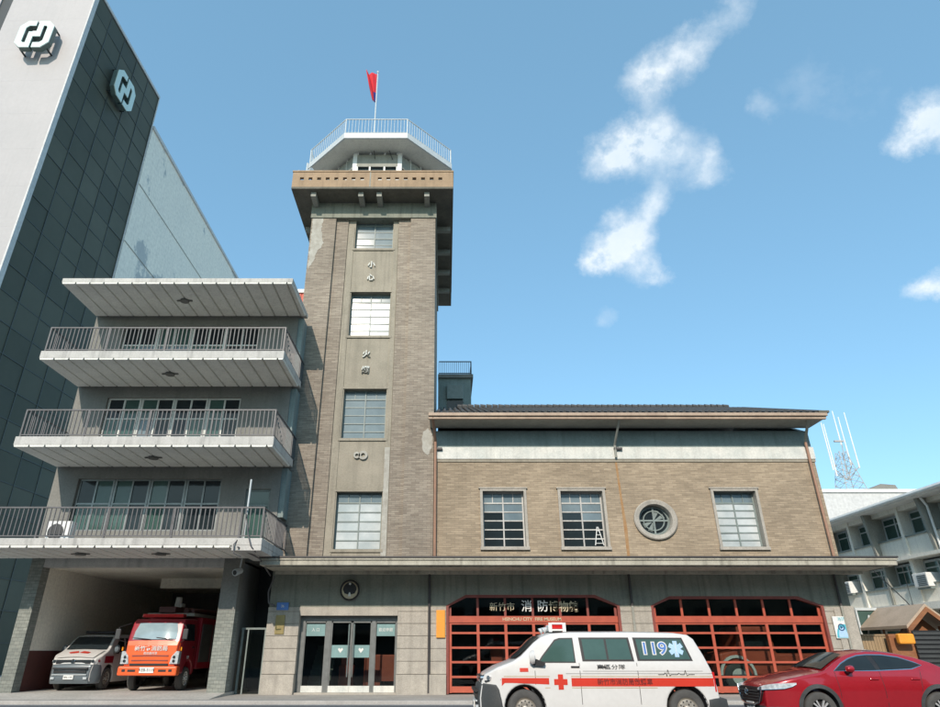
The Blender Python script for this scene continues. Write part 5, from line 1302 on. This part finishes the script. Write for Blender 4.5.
    s = MB(); s.box(X(5.40), X(5.47), -.93, -.84, .75, 1.15); s.box(X(5.40), X(5.47), .84, .93, .75, 1.15); s.build('tail_lamp', 'redlens', root)
    if ambulance:
        def strip(nm, x0, x1, z0, z1, m, off=.004): return pan(nm, [(x0,z0),(x1,z0),(x1,z1),(x0,z1)], off, m, th=.006)
        pan('red_stripe', [(.5,.87),(.6,.96),(.75,1.0),(.56,1.03),(.5,1.03)]+[], .004, 'vanstripe', th=.006)
        pan('red_stripe', [(.50,1.03),(.56,.93),(.75,.93),(1.60,.90),(1.60,1.03)], .0045, 'vanstripe', th=.006)
        strip('red_stripe', 2.12, 5.43, .86, 1.03, 'vanstripe')
        for z in (1.055, .825): strip('gold_line', 2.12, 5.42 if z > 1 else 4.1, z, z+.016, 'gold'); 
        strip('gold_line', .55, 1.62, 1.055, 1.07, 'gold'); strip('gold_line', 1.5, 1.62, .825, .84, 'gold')
        strip('thin_line', 2.0, 5.42, 1.115, 1.122, 'railing')
        cxr, cz = 1.87, .95; a_, b_ = .06, .155
        pan('red_cross', [(cxr-a_,cz-b_),(cxr+a_,cz-b_),(cxr+a_,cz-a_),(cxr+b_,cz-a_),(cxr+b_,cz+a_),(cxr+a_,cz+a_),(cxr+a_,cz+b_),(cxr-a_,cz+b_),(cxr-a_,cz+a_),(cxr-b_,cz+a_),(cxr-b_,cz-a_),(cxr-a_,cz-a_)], .006, 'vanstripe', step=.5, th=.008)
        strip('unit_mark', .93, 1.13, 1.155, 1.235, 'vanstripe')
        def stext(s_, x, z, size, m, off=.012, sx=1.0, o=0): 
            y = -(wf(X(x), z)+off); tilt = 0 if z < 1.25 else math.atan2(.155, .75)
            return text(s_, size, m, root, (X(x), y, z), rot=(PI/2-tilt, 0, 0), ext=.002, sx=sx, off=o)
        stext('東區分隊', 3.07, 1.25, .11, 'textblack', sx=1.5)
        stext('新竹市消防局救護車', 3.36, .945, .14, 'textred', sx=1.0, o=.002)
        stext('119', 4.14, 1.63, .36, 'text', off=.014, o=.022, sx=1.15); stext('119', 4.14, 1.63, .36, 'blue', off=.019, sx=1.15, o=.003)
        # star of life
        for k in range(3):
            s = MB(); a = k*PI/3; cx_, cz_ = X(4.67), 1.63; w_, l_ = .05, .17; tilt = .155/.75
            pp = []
            for (u, v) in ((-w_,-l_),(w_,-l_),(w_,l_),(-w_,l_)):
                xx_, zz_ = u*math.cos(a)-v*math.sin(a), u*math.sin(a)+v*math.cos(a); pp.append((cx_+xx_, -(wf(cx_, 1.63+zz_)+.014+.0008*k), cz_+zz_))
            s.add(pp, [(0,1,2,3)]); s.build('star_of_life', 'lightblue', root)
        s = MB(); zz_ = 1.62
        s.tube([(cx_, -(wf(cx_,1.52)+.02), 1.5), (cx_, -(wf(cx_,1.75)+.02), 1.77)], .008); s.build('star_staff', 'text', root)
        # heartbeat line
        hb = [(4.15,1.10),(4.28,1.10),(4.32,1.14),(4.35,1.06),(4.38,1.2),(4.42,1.07),(4.45,1.10),(4.6,1.10),(4.63,1.13),(4.68,1.10),(4.76,1.10),(4.79,1.19),(4.82,1.07),(4.86,1.10),(5.0,1.10)]
        s = MB(); s.tube([(X(x), -(wf(X(x), z)+.006), z) for x, z in hb], .006, 5); s.build('heartbeat_line', 'textblack', root)
        # light bar
        s = MB(); s.box(X(1.75), X(2.12), -.60, .60, 2.02, 2.06); lb_ = s.build('light_bar', 'white', root, bevel=.02)
        s = MB(); s.box(X(1.72), X(1.80), -.62, -.601, 2.0, 2.2); s.box(X(2.06), X(2.14), -.62, -.601, 2.0, 2.2); s.box(X(1.801), X(2.059), -.62, -.601, 2.165, 2.205); s.build('lens_guard', 'white', lb_)
        s = MB(); s.box(X(1.78), X(2.09), -.60, -.22, 2.061, 2.19); s.box(X(1.78), X(2.09), .22, .60, 2.061, 2.19); s.build('red_lens', 'redlens', lb_, bevel=.03)
        s = MB(); s.box(X(1.77), X(2.1), -.218, .218, 2.061, 2.17); s.build('speaker_box', 'white', lb_, bevel=.02)
        s = MB(); s.cyl((X(1.62),-.3,2.03),(X(1.72),-.3,2.09), .08, 12, .03); s.cyl((X(1.62),.3,2.03),(X(1.72),.3,2.09), .08, 12, .03); s.build('horn', 'whiterail', lb_)
        s = MB()
        for y in (-.5, .5): s.box(X(1.8), X(2.05), y-.03, y+.03, 1.97, 2.02)
        s.build('bar_foot', 'black', lb_)
    else:
        # pale bonnet with a red flying mark
        s = MB(); bo = []
        for (x, z, hw_) in ((.10,1.115,.70),(.40,1.265,.78),(.76,1.385,.80)):
            for f_ in (-1, -.5, 0, .5, 1): bo.append((X(x)-.012, hw_*f_, z+.024+.035*(1-f_*f_)))
        s.add(bo, [(r_*5+i, r_*5+i+1, (r_+1)*5+i+1, (r_+1)*5+i) for r_ in range(2) for i in range(4)]); s.build('bonnet', 'vanwhite', root, smooth=True)
        s = MB()
        for sg in (-1, 1): s.prism([(X(.34),sg*.02),(X(.30),sg*.34),(X(.38),sg*.42),(X(.44),sg*.3),(X(.48),sg*.1)], 'z', 1.325, 1.335)
        s.v = [(v[0], v[1], v[2]-.03+(v[0]-X(.4))*.38+.035*(1-(v[1]/.78)**2)+.01) for v in s.v]; s.build('winged_mark', 'vanstripe', root)
        def strip(nm, x0, x1, z0, z1, m, off=.004): return pan(nm, [(x0,z0),(x1,z0),(x1,z1),(x0,z1)], off, m, th=.006)
        strip('red_side_panel', .56, 1.3, .95, 1.2, 'truckred')
        s = MB(); s.box(X(1.7), X(2.05), -.6, .6, 2.02, 2.13); s.build('light_bar', 'black', root, bevel=.03)
    return root
amb = make_van('ambulance', 'white ambulance van with a red stripe and red cross, parked before the left museum doors', 'ambulance', 'vanwhite')
AX0 = .80
amb.location = (AX0+2.74, 16.2+.955, 0.004)
van2 = make_van('parked_van', 'grey van with a white bonnet and slate bumper parked at the left inside the garage', 'van', 'vansilver', ambulance=False, L_=5.3)
van2.location = (-14.35, 27.2+2.65, .205); van2.rotation_euler = (0, 0, PI/2)

def make_suv():
    L_ = 4.62; root = thing('parked_car', 'glossy dark red SUV parked at the right, in front of the museum corner', 'car', (0, 0, 0))
    def X(x): return x-L_/2
    fa, ra, ar, wr = 1.12, 3.89, .425, .37
    def wf(x, z):
        x = x+L_/2
        w = .92
        if z > .85: w = lin(.92, .86, (z-.85)/.3)
        if z > 1.15: w = lin(.86, .62, (z-1.15)/.42)-.06*max(0, (z-1.3))/.3
        if .55 < z <= .85: w = .90+.02*math.sin((z-.55)/.3*PI/2)
        if z <= .55: w = .905-.03*(.55-z)/.3
        w -= .30*(max(0, .75-x)/.75)**2.1+.20*(max(0, x-3.9)/.72)**2.2
        for c in (fa, ra): w += .025*max(0, 1-abs(x-c)/.55)*max(0, 1-abs(z-.72)/.3)
        return max(w, .25)
    top = [(.07,.24),(.0,.36),(-.0,.62),(.02,.78),(.07,.86),(.25,.935),(.6,1.02),(.95,1.085),(1.25,1.13),(1.42,1.18),(1.72,1.345),(2.02,1.475),(2.3,1.545),(2.6,1.575),(2.95,1.57),(3.3,1.53),(3.65,1.455),(3.98,1.34),(4.22,1.22),(4.40,1.10),(4.52,.95),(4.58,.72),(4.60,.45),(4.52,.28)]
    out_ = top+[(ra+ar,.25)]+arc(ra, .40, ar, -5, 185, 14)+[(ra-ar,.22),(fa+ar,.22)]+arc(fa, .40, ar, -5, 185, 14)+[(fa-ar,.24)]
    shell('body', [(X(x), z) for x, z in out_], wf, 'suvred', root, r=.05, step=.09, crown=.05)
    def pan(nm, pts, off, m, par=None, **kw): return sidepanel(nm, [(X(x), z) for x, z in pts], wf, off, m, par or root, step=.1, **kw)
    # glasshouse
    dlo = [(1.60,1.165),(1.85,1.33),(2.1,1.435),(2.35,1.50),(2.6,1.52),(2.95,1.515),(3.3,1.465),(3.6,1.36),(3.74,1.285),(3.45,1.20),(2.6,1.165)]
    gh = pan('chrome_line', dlo, .004, 'chrome', th=.008)
    def inset(p, d):
        c = Vector((sum(q[0] for q in p)/len(p), sum(q[1] for q in p)/len(p))); n = len(p); o = []
        if area(p) < 0: p = p[::-1]
        for i in range(n):
            a, b, e = Vector(p[i-1]), Vector(p[i]), Vector(p[(i+1) % n]); d1 = (b-a).normalized(); d2 = (e-b).normalized(); nn = (Vector((-d1.y, d1.x))+Vector((-d2.y, d2.x))).normalized(); o.append((b.x+nn.x*d, b.y+nn.y*d))
        return o
    pan('window_frame', inset(dlo, .02), .007, 'black', th=.01)
    pan('front_window', inset([(1.66,1.175),(1.87,1.31),(2.1,1.42),(2.35,1.485),(2.56,1.505),(2.62,1.18)], .015), .012, 'pdark', th=.01)
    pan('rear_window', inset([(2.70,1.18),(2.68,1.505),(2.95,1.50),(3.28,1.45),(3.55,1.35),(3.66,1.285),(3.42,1.215)], .015), .012, 'pdark', th=.01)
    s = MB(); v = []
    for (x, z, hw_) in ((1.40,1.185,.74),(1.62,1.305,.69),(1.84,1.415,.64),(2.04,1.50,.58)):
        for f_ in (-1, -.6, -.2, .2, .6, 1): v.append((X(x)-.02-.035*(1-f_*f_), hw_*f_, z+.02+.045*(1-f_*f_)))
    s.add(v, [(r_*6+i, r_*6+i+1, (r_+1)*6+i+1, (r_+1)*6+i) for r_ in range(3) for i in range(5)]); s.build('windscreen', 'pdark', root, smooth=True)
    # grey cladding
    for c in (fa, ra):
        pts = arc(c, .40, ar+.075, -12, 192, 20)+arc(c, .40, ar-.008, 192, -12, 20); pan('wheel_arch_trim', pts, .014, 'vangrey', th=.03)
        s = MB(); pa = arc(X(c), .40, ar+.0, -20, 200, 18); pb = arc(X(c), .40, ar-.03, -20, 200, 18)
        for sg in (-1, 1):
            n_ = len(pa); s.add([(p[0], sg*(wf(p[0], p[1])+.01), p[1]) for p in pa]+[(p[0], sg*.75, p[1]) for p in pb], [(i, i+1, n_+i+1, n_+i) for i in range(n_-1)])
        s.build('wheel_arch', 'black', root)
    pan('sill_cladding', [(fa+ar+.05,.22),(fa+ar+.03,.40),(ra-ar-.03,.40),(ra-ar-.05,.22)], .012, 'vangrey', th=.03)
    pan('rear_cladding', [(ra+ar+.03,.26),(ra+ar+.04,.52),(4.56,.55),(4.56,.30)], .010, 'vangrey', th=.03)
    def wb_(x, z): return wf(x, z)+.01
    shell('front_lip', [(X(x)-.015, z) for x, z in [(.10,.22),(.02,.30),(.0,.42),(.30,.44),(.62,.42),(.64,.22)]], wb_, 'vangrey', root, r=.03, step=.1, crown=.04)
    # face
    s = MB(); g = [(-.46,.52),(-.58,.70),(-.60,.82),(.60,.82),(.58,.70),(.46,.52),(.25,.46),(-.25,.46)]
    s.prism(g, 'x', X(-.055), X(.02)); s.v = [(v_[0]-.05+.06*(v_[1]/.7)**2, v_[1], v_[2]) for v_ in s.v]; s.build('grille', 'black', root)
    s = MB(); pp = [(-.64,.84),(-.60,.70),(-.46,.50),(-.2,.45),(.2,.45),(.46,.50),(.60,.70),(.64,.84)]
    s.tube([(X(-.115)+.06*(p[0]/.7)**2, p[0], p[1]) for p in pp], .022, 8); s.build('grille_surround', 'chrome', root, smooth=True)
    s = MB()
    for z in (.56, .62, .68, .74): 
        for i in range(-5, 6): s.box(X(-.125)+.06*(i*.09/.7)**2, X(-.08)+.06*(i*.09/.7)**2, i*.09-.03, i*.09+.03, z-.005, z+.005)
    s.build('grille_bar', 'vangrey', root)
    s = MB(); s.lathe([(.085,0),(.07,-.012),(.058,0)], (0, 0, 0), 24); s.v = [(X(-.14)+v_[1], v_[0]*1.15, .71+v_[2]*.9) for v_ in s.v]
    s.build('badge_ring', 'chrome', root)
    s = MB(); s.tube([(X(-.145),-.085,.745),(X(-.145),-.03,.70),(X(-.145),0,.735),(X(-.145),.03,.70),(X(-.145),.085,.745)], .01, 6); s.build('badge_wing', 'chrome', root)
    for sg in (-1, 1):
        s = MB(); hp = [(-.075,.50,.755,.80),(-.055,.62,.765,.845),(.06,None,.775,.875),(.20,None,.785,.90),(.38,None,.80,.915),(.55,None,.845,.92),(.66,None,.895,.925)]
        vs = []
        for (x_, y_, za_, zb2) in hp:
            for z_ in (za_, zb2):
                yy_ = y_ if y_ else wf(X(x_), z_)+.014; vs.append((X(x_)-.01, sg*yy_, z_))
        n_ = len(vs); vs += [(v_[0]+.05, v_[1]*.92, v_[2]) for v_ in vs]
        fs = []
        for q in range(len(hp)-1):
            a_ = 2*q; fs += [(a_, a_+2, a_+3, a_+1), (n_+a_, n_+a_+1, n_+a_+3, n_+a_+2), (a_, n_+a_, n_+a_+2, a_+2), (a_+1, a_+3, n_+a_+3, n_+a_+1)]
        s.add(vs, fs); hl = s.build('headlight', 'lampglass', root)
        s = MB(); s.tube([(X(x_)-.016, sg*((y_ if y_ else wf(X(x_), z3)+.02)), z3) for (x_, y_, z3, _) in hp], .008, 5); s.build('light_line', 'chrome', hl)
        s = MB(); x0 = X(1.92); s.lathe([(.001,-.12),(.07,-.09),(.095,0),(.085,.05),(.001,.07)], (0, 0, 0), 16); s.v = [(x0+v_[1]*.9, sg*(1.0+v_[0]*1.1), 1.215+v_[2]*.8) for v_ in s.v]
        mr_ = s.build('mirror', 'suvred', root, smooth=True); s = MB(); s.box(x0-.04, x0+.05, sg*.84, sg*.98, 1.12, 1.16); s.build('mirror_arm', 'black', mr_)
        for xq in (fa, ra): wheel(root, X(xq), sg*.915, wr, wr, .22, 'alloy', sg)
        s = MB(); s.prism([(X(4.36),.92),(X(4.52),.88),(X(4.50),1.0),(X(4.40),1.05)], 'y', sg*.62, sg*.86); s.build('tail_lamp', 'redlens', root)
    s = MB(); s.box(X(-.11), X(-.085), -.19, .19, .35, .50); pl = s.build('number_plate', 'white', root); text('AXQ-3319', .08, 'textblack', pl, (X(-.115), 0, .425), rot=(PI/2, 0, -PI/2), ext=.002, name='plate_number')
    for pts in ([(1.63,.42),(1.64,.42),(1.62,1.15),(1.61,1.15)], [(2.66,.42),(2.67,.42),(2.665,1.16),(2.655,1.16)], [(3.50,.75),(3.51,.75),(3.62,1.2),(3.61,1.2)]): pan('door_gap', pts, .0012, 'black', th=.003)
    s = MB()
    for x in (2.38, 3.33): y = wf(X(x), 1.0)+.03; s.box(X(x), X(x)+.2, -y, -y+.025, .985, 1.015)
    s.build('door_handle', 'suvred', root, bevel=.01)
    s = MB()
    for sg in (-1, 1): s.tube([(X(2.2),sg*.60,1.56),(X(2.5),sg*.60,1.605),(X(3.2),sg*.60,1.58),(X(3.6),sg*.58,1.5)], .014, 6)
    pass
    
    return root
suv = make_suv(); suv.location = (7.42+2.31, 16.4+.92, .004)

def make_truck():
    root = thing('fire_truck', 'orange-fronted red fire truck standing at the right in the open garage', 'fire truck', (0, 0, 0))
    # local: front at x=0 towards -x, camera-side is -y
    def wf(x, z):
        w = 1.12
        if z > 1.75: w = lin(1.12, 1.02, (z-1.75)/.85)
        w -= .12*(max(0, .35-x)/.35)**2
        return w
    oc = [(.02,.62),(-.02,.9),(-.02,1.3),(.0,1.62),(.05,1.80),(.26,2.50),(.42,2.62),(1.75,2.66),(1.80,2.5),(1.80,.62)]+[(1.55,.62)]+arc(1.12, .58, .50, 5, 175, 12)+[(.5,.62)]
    shell('cab', oc, wf, 'truckred', root, r=.06, step=.15, crown=.02)
    # orange face
    def wf2(x, z): return wf(x, z)+.004
    shell('front_panel', [(-.03,.92),(-.05,1.3),(-.03,1.64),(.02,1.80),(.12,1.80),(.14,1.3),(.12,.92)], wf2, 'orange', root, r=.03, step=.15, crown=.03)
    s = MB(); s.box(-.16, .22, -1.16, 1.16, .56, .90); bmp = s.build('bumper', 'orange', root, bevel=.06, seg=3)
    s = MB(); s.box(-.17, -.15, -.75, -.45, .70, .78); s.box(-.17, -.15, .45, .75, .70, .78); s.box(-.17, -.15, .85, .98, .70, .79); s.box(-.17, -.15, -.98, -.85, .70, .79); s.build('air_slot', 'black', bmp)
    s = MB(); s.box(-.19, -.165, -.28, .28, .66, .86); pl = s.build('number_plate', 'white', bmp); text('KEB-5119', .15, 'textblack', pl, (-.195, 0, .76), rot=(PI/2, 0, -PI/2), ext=.002, name='plate_number')
    s = MB(); s.box(-.085, -.06, -.72, .72, 1.24, 1.29); s.box(-.085, -.06, -.72, .72, 1.08, 1.12); s.build('grille_slot', 'redframed', root); 
    s = MB(); s.box(-.10, -.05, -.75, .75, .915, .99); s.build('lower_grille', 'black', root)
    for sg in (-1, 1):
        s = MB(); s.prism([(sg*.80,.97),(sg*1.13,.97),(sg*1.14,1.42),(sg*1.02,1.44),(sg*.86,1.25)], 'x', -.10, .16); h_ = s.build('headlight', 'lampglass', root, bevel=.02)
        for zz in (1.08, 1.22): 
            s = MB(); s.cyl((-.102,sg*.97,zz),(-.12,sg*.97,zz), .055, 14); s.build('lamp', 'chrome', h_)
        s = MB(); s.box(-.03, .05, sg*1.17-.02, sg*1.17+.02, 1.45, 1.58); s.build('indicator', 'amber', root)
        # mirrors
        s = MB(); s.tube([(.05,sg*1.08,1.75),(-.25,sg*1.32,1.85),(-.28,sg*1.34,2.3),(.1,sg*1.05,2.45)], .018, 6); ar_ = s.build('mirror_arm', 'black', root)
        s = MB(); s.box(-.33, -.24, sg*1.24, sg*1.44, 1.86, 2.24); s.build('mirror', 'vangrey', ar_, bevel=.03)
    # windscreen
    s = MB(); v = []
    for (x, z, hw_) in ((.045,1.86,1.0),(.13,2.15,.98),(.235,2.47,.93)):
        for f_ in (-1, -.6, -.2, .2, .6, 1): v.append((x-.055+.10*f_**4, hw_*f_, z))
    s.add(v, [(r_*6+i, r_*6+i+1, (r_+1)*6+i+1, (r_+1)*6+i) for r_ in range(2) for i in range(5)]); s.build('windscreen', 'truckglass', root, smooth=True)
    s = MB(); s.tube([(-.06,-.9,1.86),(-.02,-.1,1.93)], .012, 5); s.tube([(-.06,.1,1.86),(-.02,.85,1.93)], .012, 5); s.build('wiper', 'black', root)
    sidepanel('door_window', [(.30,1.82),(.48,2.45),(1.45,2.45),(1.45,1.82)], wf, .008, 'pdark', root)
    sidepanel('door_gap', [(1.55,.9),(1.57,.9),(1.57,2.5),(1.55,2.5)], wf, .003, 'black', root, th=.005)
    s = MB(); s.box(1.3, 1.48, -1.15, -1.12, 1.55, 1.60); s.build('door_handle', 'black', root)
    text('新竹市消防局', .20, 'text', root, (-.095, 0, 1.52), rot=(PI/2, 0, -PI/2), ext=.004, off=.003, sx=1.1)
    text('救助器材車', .11, 'text', root, (-.095, 0, 1.35), rot=(PI/2, 0, -PI/2), ext=.004)
    text('119', .16, 'text', root, (.9, -1.135, 1.2), ext=.003, off=.004)
    # box body
    s = MB(); s.box(1.95, 6.3, -1.15, 1.15, .75, 2.75); bd = s.build('rear_body', 'truckred', root, bevel=.03)
    for x in (2.1, 3.5, 4.9): 
        s = MB(); s.box(x, x+1.25, -1.165, -1.152, 1.0, 2.5)
        for k in range(16): s.box(x+.02, x+1.23, -1.172, -1.166, 1.04+k*.09, 1.09+k*.09)
        s.build('roller_shutter', 'alu', bd)
    s = MB(); s.box(1.3, 6.2, -1.0, 1.0, 2.78, 2.9); s.build('roof_rack', 'soffit', root)
    s = MB(); s.box(.5, .85, -.85, .85, 2.69, 2.83); lb_ = s.build('light_bar', 'redlens', root, bevel=.03)
    s = MB(); s.box(1.2, 2.2, -.2, .5, 2.91, 3.15); s.cyl((1.6,-.5,3.0),(5.6,-.5,3.1), .13, 10); s.cyl((1.6,-.8,3.0),(5.6,-.8,3.1), .09, 10); s.build('roof_equipment', 'maroon', root, bevel=.02)
    s = MB(); s.cyl((1.8,-.05,3.15),(1.8,-.05,3.55), .16, 12, .12); s.box(1.6, 2.0, -.28, -.2, 3.16, 3.3); s.build('search_light', 'stationwhite', root)
    s = MB(); s.box(.3, 6.2, -.4, .4, .5, .74); s.build('chassis', 'black', root)
    for x in (1.12, 4.7):
        for sg in (-1, 1):
            w = wheel(root, x, sg*1.08, .43, .43, .26, 'steel', sg)
            for c in w.children:
                if c.name.startswith('rim'): c.data.materials[0] = M['white']
    return root
mat('truck_windscreen', (.32,.42,.46), (.22,.31,.36), 1.2, .06, spec=1.0, fine=.02); M['truckglass'] = MATS['truck_windscreen']
trk = make_truck(); trk.rotation_euler = (0, 0, PI/2); trk.location = (-11.2, 26.75, .205); trk.scale = (.96, .96, .96)
